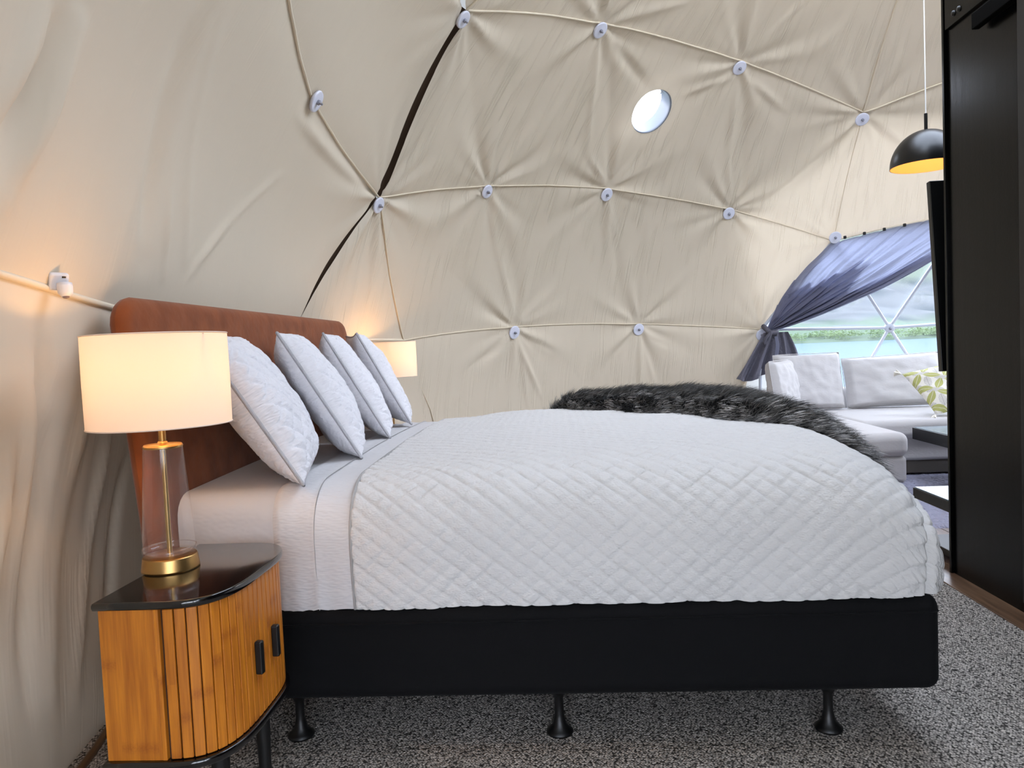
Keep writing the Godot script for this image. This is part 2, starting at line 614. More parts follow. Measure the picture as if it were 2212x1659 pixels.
func build_dome() -> void:
	nz.frequency = 1.0
	nz.fractal_octaves = 2
	nz.seed = 21
	var V := {"A1": [164.5, 2.761], "A2": [140.7, 3.022], "A3": [111.9, 3.013], "A4": [88.9, 2.738], "L": [180.3, 2.115], "B1": [162.9, 1.908], "B2": [146.4, 2.123], "B3": [126.1, 2.222], "B4": [105.6, 2.118], "B5": [89.5, 1.850],
		"C1": [136.1, 1.218], "C2": [116.4, 1.214], "C3": [98.1, 1.124], "S4": [165.7, 1.143], "S5": [153.3, 1.139], "G": [170.5, 1.299], "G2": [170.9, 1.165], "W": [81.0, 1.090], "T2": [200.0, 2.33], "T3": [212.0, 2.33], "T4": [224.0, 2.3],
		"S1": [205.1, 1.25], "S3": [198.5, 1.218], "S0": [222.5, 1.28], "S25": [188.0, 1.195], "A0": [186.0, 2.95], "AM": [206.0, 2.95], "AN": [224.0, 2.9], "A5": [66.0, 2.95], "A6": [45.0, 3.05], "A7": [20.0, 2.9],
		"B6": [72.5, 1.99], "B7": [52.0, 2.15], "B8": [34.0, 2.1], "B9": [20.0, 1.95], "E0": [205.0, 3.6], "E1": [164.0, 3.6], "E2": [126.0, 3.6], "E4": [89.5, 3.6], "E5": [52.0, 3.6], "E6": [10.0, 3.6], "E7": [-48.0, 3.6], "E8": [-102.0, 3.6], "F3": [100.6, 0.724],
		"W2": [62.0, 1.13], "W3": [45.0, 1.16], "W4": [28.0, 1.1], "D0": [98.0, 0.06], "D1": [89.5, 0.06], "D2": [72.0, 0.06], "D3": [54.0, 0.06], "D4": [37.0, 0.06], "D5": [20.0, 0.06]}
	for k in V:
		NODE[k] = on_dome(V[k][0], V[k][1])
	NODE["TOP"] = DC + Vector3(0, 3.87, 0)
	for k in ["A1", "A2", "A3", "A4", "L", "B1", "B2", "B3", "B4", "B5", "C1", "C2", "C3"]:
		hub_list.append(NODE[k])
	for f in FOLD_LIST:
		var a := on_dome(f[0], f[1])
		var b := on_dome(f[2], f[3])
		var L := a.distance_to(b)
		FOLDS.append([a, b, (b - a) / L, f[5] * (2.2 if f[0] > 178.0 else 1.0), L, (L + 0.12) * (L + 0.12), f[4]])
	# left: skirt, the big smooth sheet over the bed head, the corner gore
	var left := struct_node("wall_left")
	var floor_left := []
	for k in 9:
		floor_left.append(on_dome(222.5 - k * 9.875, -0.02))
	strip_panel("liner_panel", floor_left, [NODE.S0, NODE.S1, NODE.S3, NODE.S25, NODE.G2, NODE.S4, NODE.S5], 240, 60, left, M.liner_smooth, 0.0)
	strip_panel("liner_panel", [NODE.S0, NODE.S1, NODE.S3, NODE.S25, NODE.G2], [NODE.T4, NODE.T3, NODE.T2, NODE.L, NODE.B1 + Vector3(-0.012, 0.0, 0.03)], 200, 90, left, M.liner_smooth, -0.01, 0.8, 0.016)
	tris("liner_panel", [["G2", "S4", "B1"], ["S4", "S5", "B1"]], left, M.liner)
	seam(["S0", "S1", "S3", "S25", "G2", "S4", "S5"], left, 0.009, 0.0)
	seam(["B1", "S5", on_dome(147.9, 0.657), on_dome(143.5, 0.0)], left, 0.005)
	seam(["T4", "T3", "T2", "L", "B1"], left, 0.006)
	# dark slits where the sheets part, with the cloth behind
	gap_strip([NODE.A1, NODE.B1], left, 0.13)
	gap_strip([NODE.B1, NODE.G2], left, 0.13)
	# back
	var back := struct_node("wall_back")
	var fl := []
	for k in 8:
		fl.append(on_dome(143.5 - k * 5.93, -0.02))
	var low_end := NODE.C3.lerp(NODE.S5, 0.0) as Vector3
	strip_panel("liner_panel", fl, [NODE.S5, NODE.C1, NODE.C2, low_end], 200, 60, back, M.liner, 0.0)
	tris("liner_panel", [["B1", "S5", "C1"], ["B1", "C1", "B2"], ["B2", "C1", "B3"], ["B3", "C1", "C2"], ["B3", "C2", "B4"], ["B4", "C2", "C3"], ["B4", "C3", "B5"]], back, M.liner)
	NODE["A1i"] = NODE.A1 + Vector3(0.008, 0, -0.012)
	NODE["B1i"] = NODE.B1 + Vector3(0.006, 0, -0.012)
	var port := on_dome(124.0, 2.707)
	tris("liner_panel", [["A1i", "B1i", "B2"], ["A1i", "B2", "A2"], ["A2", "B2", "B3"], ["A2", "B3", "A3"], ["A3", "B3", "B4"], ["A3", "B4", "A4"], ["A4", "B4", "B5"]], back, M.liner, 52, port, 0.165)
	tris("liner_panel", [["B5", "A4", "B6"], ["A4", "A5", "B6"], ["B6", "A5", "B7"], ["A5", "A6", "B7"], ["B7", "A6", "B8"], ["A6", "A7", "B8"], ["B8", "A7", "B9"]], back, M.liner, 40)
	seam(["A1", "A2", "A3", "A4"], back)
	seam(["B1", "B2", "B3", "B4", "B5"], back, 0.005)
	seam(["S5", "C1", "C2", "C3"], back, 0.005)
	seam(["A4", "A5", "A6", "A7"], back)
	seam(["A4", "B5"], back, 0.003, 0.002)
	seam(["B5", "C3", on_dome(98.6, 0.9), on_dome(101.0, 0.5), on_dome(102.0, 0.0)], back, 0.012, 0.0)
	seam(["B5", "B6", "B7", "B8", "B9"], back, 0.010, 0.0)
	# overhead
	var ceil := struct_node("ceiling")
	strip_panel("liner_panel", [NODE.T4, NODE.T3, NODE.T2, NODE.L, NODE.B1 + Vector3(-0.012, 0, 0.02)], [NODE.AN, NODE.AM, NODE.A0, NODE.A1 + Vector3(-0.02, 0, 0.02)], 140, 60, ceil, M.liner_smooth, 0.0, 0.8, 0.012)
	tris("liner_panel", [["A1", "A2", "E1"], ["A2", "E2", "E1"], ["A2", "A3", "E2"], ["A3", "E4", "E2"], ["A3", "A4", "E4"]], ceil, M.liner)
	tris("liner_panel", [["A4", "A5", "E4"], ["A5", "E5", "E4"], ["A5", "A6", "E5"]], ceil, M.liner, 36)
	tris("liner_panel", [["A0", "A1", "E1"], ["A0", "E1", "E0"], ["AM", "A0", "E0"], ["AN", "AM", "E0"]], ceil, M.liner, 24)
	strip_panel("liner_panel", [NODE.A6, NODE.A7, on_dome(-5, 2.95), on_dome(-30, 2.95), on_dome(-60, 2.95), on_dome(-90, 2.95), on_dome(-115, 2.95), NODE.AN], [NODE.E5, NODE.E6, NODE.E7, NODE.E8, NODE.E0], 80, 24, ceil, M.liner_smooth)
	seam(["A4", "E4"], ceil)
	seam(["E0", "E1", "E2", "E4", "E5", "E6", "E7", "E8", "E0"], ceil, 0.01)
	seam(["A1", "E1"], ceil)
	# front: the part of the dome behind the partition and behind the photographer
	var front := struct_node("wall_front")
	var lo := []
	var hi := []
	for k in 13:
		var a := 20.0 - k * 10.83
		lo.append(on_dome(a, -0.02))
		hi.append(on_dome(a, 2.95))
	var mid := []
	for k in 13:
		mid.append(on_dome(20.0 - k * 10.83, 1.5))
	strip_panel("liner_panel", lo, mid, 60, 14, front, M.liner_smooth)
	strip_panel("liner_panel", mid, hi, 60, 14, front, M.liner_smooth)
	strip_panel("liner_panel", [on_dome(250, 2.25), on_dome(236, 2.25), NODE.T4 + Vector3(0, -0.05, 0)], [on_dome(250, 2.95), on_dome(236, 2.95), NODE.AN], 24, 14, front, M.liner_smooth)
	# outer weather skin, open at the big window, the porthole, the entrance, and short of the window's edge
	var skin := MB.new()
	var nu := 181
	var nv := 46
	var p := PackedVector3Array()
	for j in nv:
		var el := deg_to_rad(lerpf(-2.4, 90.0, float(j) / (nv - 1)))
		for i in nu:
			var a := i * 2.0
			var r := radius_at(fposmod(a, 360.0)) + 0.10
			p.append(DC + Vector3(cos(el) * cos(deg_to_rad(a)), sin(el), -cos(el) * sin(deg_to_rad(a))) * r)
	skin.grid(p, nu, nv, PackedVector2Array(), false, true)
	var keep := PackedInt32Array()
	for k in range(0, skin.ix.size(), 3):
		var m := (p[skin.ix[k]] + p[skin.ix[k + 1]] + p[skin.ix[k + 2]]) / 3.0
		var a := az_of(m)
		var open := a > 20.0 and a < lerpf(96.0, 103.5, clampf((m.y - 1.1) / 0.95, 0.0, 1.0)) - 14.0 * smoothstep(2.05, 2.75, m.y) and m.y < 2.72
		open = open or m.distance_to(port) < 0.24 or m.y > 3.62
		open = open or (a > 222.5 and a < 250.0 and m.y < 2.25)
		if not open:
			keep.append_array([skin.ix[k], skin.ix[k + 1], skin.ix[k + 2]])
	skin.ix = keep
	var roof := put("roof", skin, M.cover)
	as_structure(roof)
	build_discs()
	build_porthole(port)
	build_bay()
	var ring := ["E0", "E1", "E2", "E4", "E5", "E6", "E7", "E8"]
	var sky_window := struct_node("window_3", "star skylight of clear panes at the top of the dome", "skylight")
	for k in ring.size():
		flat_pane([ring[k], ring[(k + 1) % ring.size()], "TOP"], sky_window, 0.0)
		put("strut", MB.new().tube(PackedVector3Array([NODE[ring[k]], NODE[ring[k]].lerp(NODE.TOP, 0.5), NODE.TOP]), 0.014, 8), M.white_metal, sky_window)

func flat_pane(f: Array, parent: Node, out: float) -> void:
	var mb := MB.new()
	for k in f:
		mb.v.append(NODE[k] + (NODE[k] - DC).normalized() * out)
	mb.ix = PackedInt32Array([0, 1, 2])
	mb.uv = PackedVector2Array([Vector2(), Vector2(1, 0), Vector2(0, 1)])
	var nr := (mb.v[2] - mb.v[0]).cross(mb.v[1] - mb.v[0]).normalized()
	mb.n = PackedVector3Array([nr, nr, nr])
	put("pane", mb, M.pvc, parent)

func gap_strip(pts: Array, parent: Node, w: float) -> void:
	var path := dense(pts, 16)
	var p := PackedVector3Array()
	for k in path.size():
		var t := (path[mini(k + 1, path.size() - 1)] - path[maxi(k - 1, 0)]).normalized()
		var d := (path[k] - DC).normalized()
		var s := t.cross(d)
		var c := DC + d * (radius_at(az_of(path[k])) + 0.035)
		p.append(c - s * w)
		p.append(c + s * w)
	put("shadow_backing", MB.new().grid(p, 2, path.size()), M.gap, parent)

func build_discs() -> void:
	var info := {
		"A1": "white fixing disc at the top of the dark slit in the upper seam", "A2": "white fixing disc on the top seam above and left of the porthole",
		"A3": "white fixing disc on the top seam right of the porthole", "A4": "white fixing disc where four liner seams meet left of the pendant lamp",
		"L": "narrow tilted white fixing disc on the left seam over the headboard", "B1": "white fixing disc at the seam crossing between the two dark slits",
		"B2": "first white fixing disc right of the seam crossing on the middle seam", "B3": "white fixing disc on the middle seam directly below the porthole",
		"B4": "white fixing disc on the middle seam right of the porthole", "B5": "white fixing disc at the liner corner above the tied curtain",
		"C1": "white fixing disc on the low seam nearest the far lamp", "C2": "white fixing disc midway along the low seam behind the bed", "C3": "white fixing disc beside the curtain knot"}
	var shift := {"A1": -0.045, "A2": -0.04, "A3": -0.045, "A4": -0.05, "B1": -0.04, "B2": -0.035, "B3": -0.045, "B4": -0.035, "B5": 0.04, "C1": -0.04, "C2": -0.045, "C3": -0.045, "L": -0.0}
	for k in info:
		var c := cloth(NODE[k])
		var d: Vector3 = (c - DC).normalized()
		var east := Vector3(d.z, 0, -d.x).normalized()
		var b := Basis(east, -d, east.cross(-d))
		var along := d.cross(east)
		if along.y < 0:
			along = -along
		var at: Vector3 = c + along * shift[k] - d * (0.030 if k.begins_with("C") else 0.05 if k == "B5" else 0.024)
		if k == "L":
			at -= east * 0.02
		var r := 0.046 if k in ["A1", "L", "B1", "B2"] else 0.052
		var o := thing("fixing_disc", info[k], "disc", at, "white discs that pin the tent liner to its frame")
		o.basis = b
		put("plate", MB.new().lathe(PackedVector2Array([Vector2(0.0001, -0.012), Vector2(r * 0.96, -0.012), Vector2(r, -0.004), Vector2(r * 0.93, 0.001), Vector2(r * 0.8, 0.0), Vector2(0.0001, 0.002)]), 32), M.disc, o)
		put("bolt", MB.new().lathe(PackedVector2Array([Vector2(0.011, 0.001), Vector2(0.011, 0.010), Vector2(0.009, 0.011), Vector2(0.0055, 0.011), Vector2(0.005, 0.022), Vector2(0.004, 0.024), Vector2(0.0001, 0.024)]), 12), M.bolt, o)

func build_porthole(port: Vector3) -> void:
	var o := struct_node("window_1", "round clear porthole with a white sleeve in the upper liner", "window")
	o.position = port
	var d := (port - DC).normalized()
	var east := Vector3(d.z, 0, -d.x).normalized()
	o.basis = Basis(east, d, east.cross(d))
	put("window_frame", MB.new().lathe(PackedVector2Array([Vector2(0.172, 0.012), Vector2(0.170, -0.006), Vector2(0.164, -0.010), Vector2(0.158, -0.004), Vector2(0.158, 0.012)]), 64), M.clear_rim, o)
	put("sleeve", MB.new().lathe(PackedVector2Array([Vector2(0.163, 0.0), Vector2(0.163, 0.12), Vector2(0.160, 0.12), Vector2(0.160, 0.0)]), 64), M.clear_rim, o)
	put("pane", MB.new().lathe(PackedVector2Array([Vector2(0.0001, 0.118), Vector2(0.16, 0.118)]), 48), M.pvc, o)

func build_bay() -> void:
	var o := struct_node("window_2", "large clear faceted dome window with white struts and a lake view", "window")
	var faces := [["B5", "W", "C3"], ["B5", "B6", "W"], ["C3", "W", "D1"], ["C3", "D1", "D0"], ["W", "D2", "D1"], ["B6", "W2", "W"], ["W", "W2", "D2"], ["B6", "B7", "W2"], ["W2", "D3", "D2"], ["B7", "W3", "W2"], ["W2", "W3", "D3"], ["B7", "B8", "W3"], ["W3", "D4", "D3"], ["B8", "W4", "W3"], ["W3", "W4", "D4"], ["B8", "B9", "W4"], ["W4", "D5", "D4"], ["B9", "D5", "W4"]]
	for f in faces:
		flat_pane(f, o, 0.03)
	var bars := [["B5", "W"], ["B6", "W"], ["C3", "W"], ["W", "D1"], ["W", "D2"], ["W", "W2"], ["B6", "W2"], ["B7", "W2"], ["W2", "D2"], ["W2", "D3"], ["W2", "W3"], ["B7", "W3"], ["B8", "W3"], ["W3", "D3"], ["W3", "D4"], ["W3", "W4"], ["B8", "W4"], ["W4", "D4"], ["W4", "D5"], ["B5", "C3"], ["C3", "D1"], ["C3", "D0"], ["B9", "W4"], ["B9", "D5"]]
	for f in bars:
		put("strut", MB.new().tube(PackedVector3Array([NODE[f[0]], NODE[f[0]].lerp(NODE[f[1]], 0.5), NODE[f[1]]]), 0.014, 10), M.white_metal, o)
	for k in ["W", "W2", "W3", "W4"]:
		var d: Vector3 = (NODE[k] - DC).normalized()
		var h := put("strut_hub", MB.new().lathe(PackedVector2Array([Vector2(0.0001, -0.024), Vector2(0.036, -0.022), Vector2(0.045, -0.01), Vector2(0.045, 0.008), Vector2(0.0001, 0.02)]), 20), M.white_metal, o)
		var east := Vector3(d.z, 0, -d.x).normalized()
		h.transform = Transform3D(Basis(east, d, east.cross(d)), NODE[k])
		put("bolt", MB.new().lathe(PackedVector2Array([Vector2(0.012, -0.024), Vector2(0.012, -0.04), Vector2(0.0001, -0.04)]), 10), M.bolt, h)

const FOLD_LIST := [
	[197.9,2.03,191.8,1.34,0.022,0.012],
	[197.0,2.05,189.1,1.41,0.03,0.008],
	[199.0,1.99,194.9,1.36,0.05,-0.01],
	[205.2,1.80,206.0,1.39,0.03,0.012],
	[205.8,1.78,207.1,1.38,0.05,-0.01],
	[200.3,1.96,200.8,1.51,0.012,0.005],
	[179.7,1.81,187.9,1.37,0.02,0.007],
	[206.8,1.75,207.8,1.47,0.03,0.008],
	[180.9,2.03,164.7,1.91,0.03,0.008],
	[139.2,2.97,131.9,2.42,0.02,0.014],
	[131.9,2.42,126.3,2.23,0.015,0.01],
	[137.3,2.99,126.0,2.26,0.03,-0.014],
	[139.2,2.95,145.8,2.16,0.02,0.01],
	[137.4,2.98,126.7,2.82,0.03,-0.014],
	[139.7,2.82,142.2,2.24,0.02,0.008],
	[111.1,2.94,108.3,2.50,0.02,0.016],
	[108.3,2.50,105.5,2.14,0.015,0.012],
	[109.7,2.94,103.7,2.16,0.03,-0.014],
	[111.8,2.94,120.5,2.81,0.02,0.012],
	[110.3,2.95,100.9,2.76,0.025,0.012],
	[89.5,2.68,104.6,2.13,0.018,0.014],
	[89.4,2.65,101.0,2.12,0.022,-0.01],
	[88.9,2.63,95.3,2.04,0.012,0.008],
	[119.3,2.56,125.0,2.25,0.02,0.008],
	[122.4,2.55,123.8,2.29,0.02,-0.008],
	[145.2,2.05,140.9,1.69,0.02,0.01],
	[141.3,1.75,136.1,1.27,0.02,0.014],
	[142.9,2.04,134.9,1.31,0.03,-0.008],
	[137.9,2.07,135.1,1.27,0.02,0.008],
	[125.0,2.13,121.5,1.80,0.015,0.012],
	[124.4,2.13,119.8,1.45,0.03,-0.01],
	[125.1,2.09,123.2,1.73,0.015,0.008],
	[118.1,2.05,116.1,1.25,0.02,0.006],
	[104.6,2.06,97.0,1.98,0.015,-0.01],
	[96.5,2.01,98.5,1.21,0.02,0.006],
	[135.7,1.13,130.6,0.65,0.02,0.012],
	[136.1,1.12,143.3,0.91,0.02,-0.01],
	[134.3,1.15,128.9,1.01,0.02,-0.01],
	[134.9,1.10,132.7,0.58,0.015,0.008],
	[116.1,1.10,115.2,0.57,0.02,0.008],
	[115.4,1.11,111.0,1.00,0.02,-0.008],
	[116.5,1.12,119.5,0.99,0.02,-0.006],
	[115.4,1.07,112.8,0.60,0.02,0.007],
	[162.2,1.84,159.7,1.24,0.012,0.006],
	[161.8,1.84,155.3,1.24,0.015,0.008],
	[162.8,1.83,162.6,1.24,0.012,0.005],
	[140.0,3.03,126.6,3.23,0.02,0.01],
	[142.2,3.03,143.7,3.20,0.02,0.008],
	[111.6,3.03,104.7,3.34,0.02,0.012],
	[112.6,3.04,116.3,3.35,0.02,0.008],
	[128.9,3.03,128.4,3.22,0.012,0.008],
	[121.0,3.14,119.8,3.30,0.015,0.01],
	[95.6,3.26,100.9,3.04,0.02,0.006],
	[88.9,2.79,87.3,3.23,0.025,0.012],
	[90.5,3.22,81.1,2.77,0.012,0.006],
	[88.3,2.80,87.4,3.04,0.015,-0.008],
	[88.2,2.68,86.8,1.91,0.02,0.012],
	[87.4,2.66,84.1,2.18,0.012,0.007],
	[88.8,2.66,88.2,2.10,0.015,0.008],
	[88.6,1.88,87.5,2.26,0.02,0.01],
	[87.1,2.67,79.4,2.45,0.02,0.008],
	[202.5,1.06,201.5,0.53,0.03,0.01],
	[200.2,1.00,200.9,0.29,0.04,-0.015],
	[197.9,1.05,199.1,0.23,0.03,0.012],
	[194.7,0.91,197.2,0.17,0.025,0.012],
	[202.4,1.16,200.5,0.83,0.03,-0.008],
	[191.7,0.82,194.2,0.15,0.03,-0.015],
	[203.1,0.96,203.4,0.48,0.03,0.01],
]

# ---------------------------------------------------------------- floor and partition
func build_floor() -> void:
	var fl := struct_node("floor", "grey flecked loop carpet on the bedroom floor", "carpet")
	var p := PackedVector3Array()
	var t := PackedVector2Array()
	for j in 2:
		for i in 2:
			var q := Vector3([-2.3, 1.585][i], 0.0, [-7.2, 1.7][j])
			p.append(q)
			t.append(Vector2(q.x, q.z) * 1.25)
	put("carpet", MB.new().grid(p, 2, 2, t), M.carpet, fl)
	put("slab", MB.new().rbox(Vector3(2.0, -0.09, -2.8), Vector3(9.4, 0.15, 9.4), 0.01, 1), M.soil, fl)
	var tf := struct_node("floor_001", "warm brown timber boards beside the carpet", "floorboards")
	var variants := []
	for k in 5:
		var mb := MB.new().rbox(Vector3.ZERO, Vector3(0.138, 0.016, 1.4), 0.0025, 1)
		for i in mb.uv.size():
			mb.uv[i] = Vector2(mb.v[i].z / 1.6 + k * 0.37, mb.v[i].x * 1.9 + k * 0.23)
		variants.append(mb.mesh())
	for c in 34:
		var x := 1.585 + 0.07 + c * 0.14
		var off := fposmod(c * 0.53, 1.4)
		for r in 7:
			var z := -7.0 + off + r * 1.402
			if Vector2(x - DC.x, z - DC.z).length() > 4.6 or z > 1.6:
				continue
			put_mesh("floor_board", variants[(c * 3 + r * 2) % 5], M.timber, tf, Transform3D(Basis(), Vector3(x, -0.004, z)))
	# bronze edging along the left wall
	var path := PackedVector3Array()
	for k in 24:
		path.append(on_dome(205.0 - k * 1.6, 0.008, -0.02))
	var sk := put("baseboard_left", MB.new().tube(path, 0.011, 8), M.bronze)
	as_structure(sk, "bronze edging strip where the left liner meets the carpet", "edging")

func build_partition() -> void:
	var w := struct_node("wall_right", "black painted timber partition wall with a sliding door", "partition")
	put("wall_panel", MB.new().rbox(Vector3(1.745, 1.35, -1.75), Vector3(0.12, 2.7, 3.04), 0.004, 1), M.black_paint, w)
	put("wall_panel", MB.new().rbox(Vector3(2.65, 1.35, -3.21), Vector3(1.7, 2.7, 0.12), 0.004, 1), M.black_paint, w)
	put("wall_panel", MB.new().rbox(Vector3(3.50, 1.35, -1.75), Vector3(0.12, 2.7, 3.04), 0.004, 1), M.black_paint, w)
	put("wall_panel", MB.new().rbox(Vector3(2.62, 1.35, -0.23), Vector3(1.7, 2.7, 0.1), 0.004, 1), M.black_paint, w)
	put("roof_panel", MB.new().rbox(Vector3(2.62, 2.72, -1.75), Vector3(1.88, 0.05, 3.06), 0.004, 1), M.pod_white, w)
	put("corner_batten", MB.new().rbox(Vector3(1.680, 1.35, -3.262), Vector3(0.016, 2.7, 0.016), 0.002, 1), M.black_paint, w)
	var hb := put("header_board", MB.new().rbox(Vector3(1.678, 2.465, -1.9), Vector3(0.014, 0.34, 2.68), 0.003, 1), M.black_paint, w)
	for q in [Vector2(-3.17, 2.335), Vector2(-3.13, 2.335), Vector2(-3.03, 2.37)]:
		put("bolt_head", MB.new().lathe(PackedVector2Array([Vector2(0.012, 0), Vector2(0.010, 0.006), Vector2(0.0001, 0.007)]), 10, Transform3D(Basis(Vector3(0, 1, 0), Vector3(-1, 0, 0), Vector3(0, 0, 1)), Vector3(1.671, q.y, q.x))), M.black, hb)
	put("door_rail", MB.new().rbox(Vector3(1.655, 2.225, -1.84), Vector3(0.03, 0.06, 2.3), 0.004, 1), M.rail, w)
	var d := struct_node("door_2", "matt black sliding door hanging in front of the partition", "door")
	put("door_panel", MB.new().rbox(Vector3(1.650, 1.17, -2.02), Vector3(0.035, 2.20, 1.36), 0.004, 1), M.black, d)
	put("handle", MB.new().rbox(Vector3(1.622, 1.05, -2.55), Vector3(0.02, 0.28, 0.02), 0.006, 2), M.black, d)

func build_entrance() -> void:
	var v := struct_node("wall_entrance")
	var m: Material = M.pod_white
	put("wall_panel", MB.new().rbox(Vector3(-1.14, 1.15, 0.72), Vector3(0.08, 2.4, 1.96), 0.004, 1), m, v)
	put("wall_panel", MB.new().rbox(Vector3(-0.94, 1.15, -0.24), Vector3(0.44, 2.4, 0.06), 0.004, 1), m, v)
	var gw := struct_node("window_4", "tall glazed side light of the entrance behind the photographer", "window")
	for z in [0.28, 0.95, 1.62]:
		put("window_frame", MB.new().rbox(Vector3(0.98, 1.08, z), Vector3(0.06, 2.2, 0.07), 0.004, 1), M.white_metal, gw)
	for y in [0.03, 2.15]:
		put("window_frame", MB.new().rbox(Vector3(0.98, y, 0.95), Vector3(0.055, 0.07, 1.4), 0.004, 1), M.white_metal, gw)
	put("pane", MB.new().grid(PackedVector3Array([Vector3(0.98, 0.05, 0.28), Vector3(0.98, 0.05, 1.62), Vector3(0.98, 2.12, 0.28), Vector3(0.98, 2.12, 1.62)]), 2, 2), M.pvc, gw)
	put("roof_panel", MB.new().rbox(Vector3(-0.08, 2.34, 0.72), Vector3(2.22, 0.08, 1.98), 0.004, 1), m, v)
	put("wall_panel", MB.new().rbox(Vector3(-0.08, 2.26, 1.62), Vector3(2.22, 0.16, 0.08), 0.004, 1), m, v)
	var d := struct_node("door_1", "glazed entrance door behind the photographer", "door")
	for x in [-1.06, -0.08, 0.90]:
		put("door_frame", MB.new().rbox(Vector3(x, 1.08, 1.62), Vector3(0.07, 2.2, 0.06), 0.004, 1), M.white_metal, d)
	for y in [0.03, 1.0, 2.15]:
		put("door_frame", MB.new().rbox(Vector3(-0.08, y, 1.62), Vector3(1.96, 0.07, 0.055), 0.004, 1), M.white_metal, d)
	put("pane", MB.new().grid(PackedVector3Array([Vector3(-1.05, 0.05, 1.62), Vector3(0.87, 0.05, 1.62), Vector3(-1.05, 2.12, 1.62), Vector3(0.87, 2.12, 1.62)]), 2, 2), M.pvc, d)

# ---------------------------------------------------------------- bed
const BZ0 := -1.87      # side of the bed towards the camera
const BZ1 := -3.70      # far side
const BX1 := 0.968      # foot of the quilt

func bed_height(x: float) -> float:
	var h := 0.735 + 0.035 * smoothstep(-0.7, 0.0, x)
	if x > 0.70:
		var t := clampf((x - 0.70) / (BX1 - 0.70), 0.0, 1.0)
		h = 0.40 + (h - 0.40) * pow(1.0 - pow(t, 2.4), 1.0 / 2.4)
	return h

# cross-section of the made bed at x, resampled evenly: from the near hem over the top to the far hem
func bed_section(x: float, n: int, lift := 0.0) -> PackedVector3Array:
	var h := bed_height(x) + lift
	var plan := 0.0
	if x > 0.86:
		plan = 0.10 - sqrt(maxf(0.0, 0.01 - pow((x - 0.86) / 0.108 * 0.1, 2.0)))
	var pts := PackedVector3Array()
	var hem := 0.392 + 0.004 * nz.get_noise_2d(x * 6.0, 3.0)
	var y_s := lerpf(hem, h, lerpf(0.74, 0.44, smoothstep(-0.85, -0.55, x)))
	var rz := lerpf(lerpf(0.075, 0.18, smoothstep(-0.85, -0.6, x)), 0.27, smoothstep(-0.75, 0.3, x))
	for side in 2:
		var half := []
		half.append(Vector2(0.012, hem))
		for k in range(1, 6):
			half.append(Vector2(0.012 - 0.012 * sin(PI * 0.5 * k / 5.0), lerpf(hem, y_s, k / 5.0)))
		for k in range(1, 25):
			var a := PI * 0.5 * k / 24.0
			half.append(Vector2(rz * (1.0 - pow(cos(a), 0.84)), y_s + (h - 0.012 - y_s) * pow(sin(a), 0.84)))
		for k in range(1, 13):
			var t := k / 12.0
			half.append(Vector2(lerpf(rz, (BZ0 - BZ1) / 2.0 - plan, t), h - 0.012 + 0.012 * sin(PI * 0.5 * t)))
		if side == 0:
			for q in half:
				pts.append(Vector3(x, q.y, BZ0 - plan + lift * 0.6 - q.x))
		else:
			half.reverse()
			for q in half.slice(1):
				pts.append(Vector3(x, q.y, BZ1 + plan - lift * 0.6 + q.x))
	return resample(pts, n)

func bed_top(x: float, z: float) -> float:
	var best := 0.0
	var s := bed_section(clampf(x, -0.9, BX1 - 0.001), 60)
	for k in s.size() - 1:
		if z <= s[k].z and z >= s[k + 1].z and absf(s[k].z - s[k + 1].z) > 1e-5:
			best = maxf(best, lerpf(s[k].y, s[k + 1].y, (s[k].z - z) / (s[k].z - s[k + 1].z)))
	return best

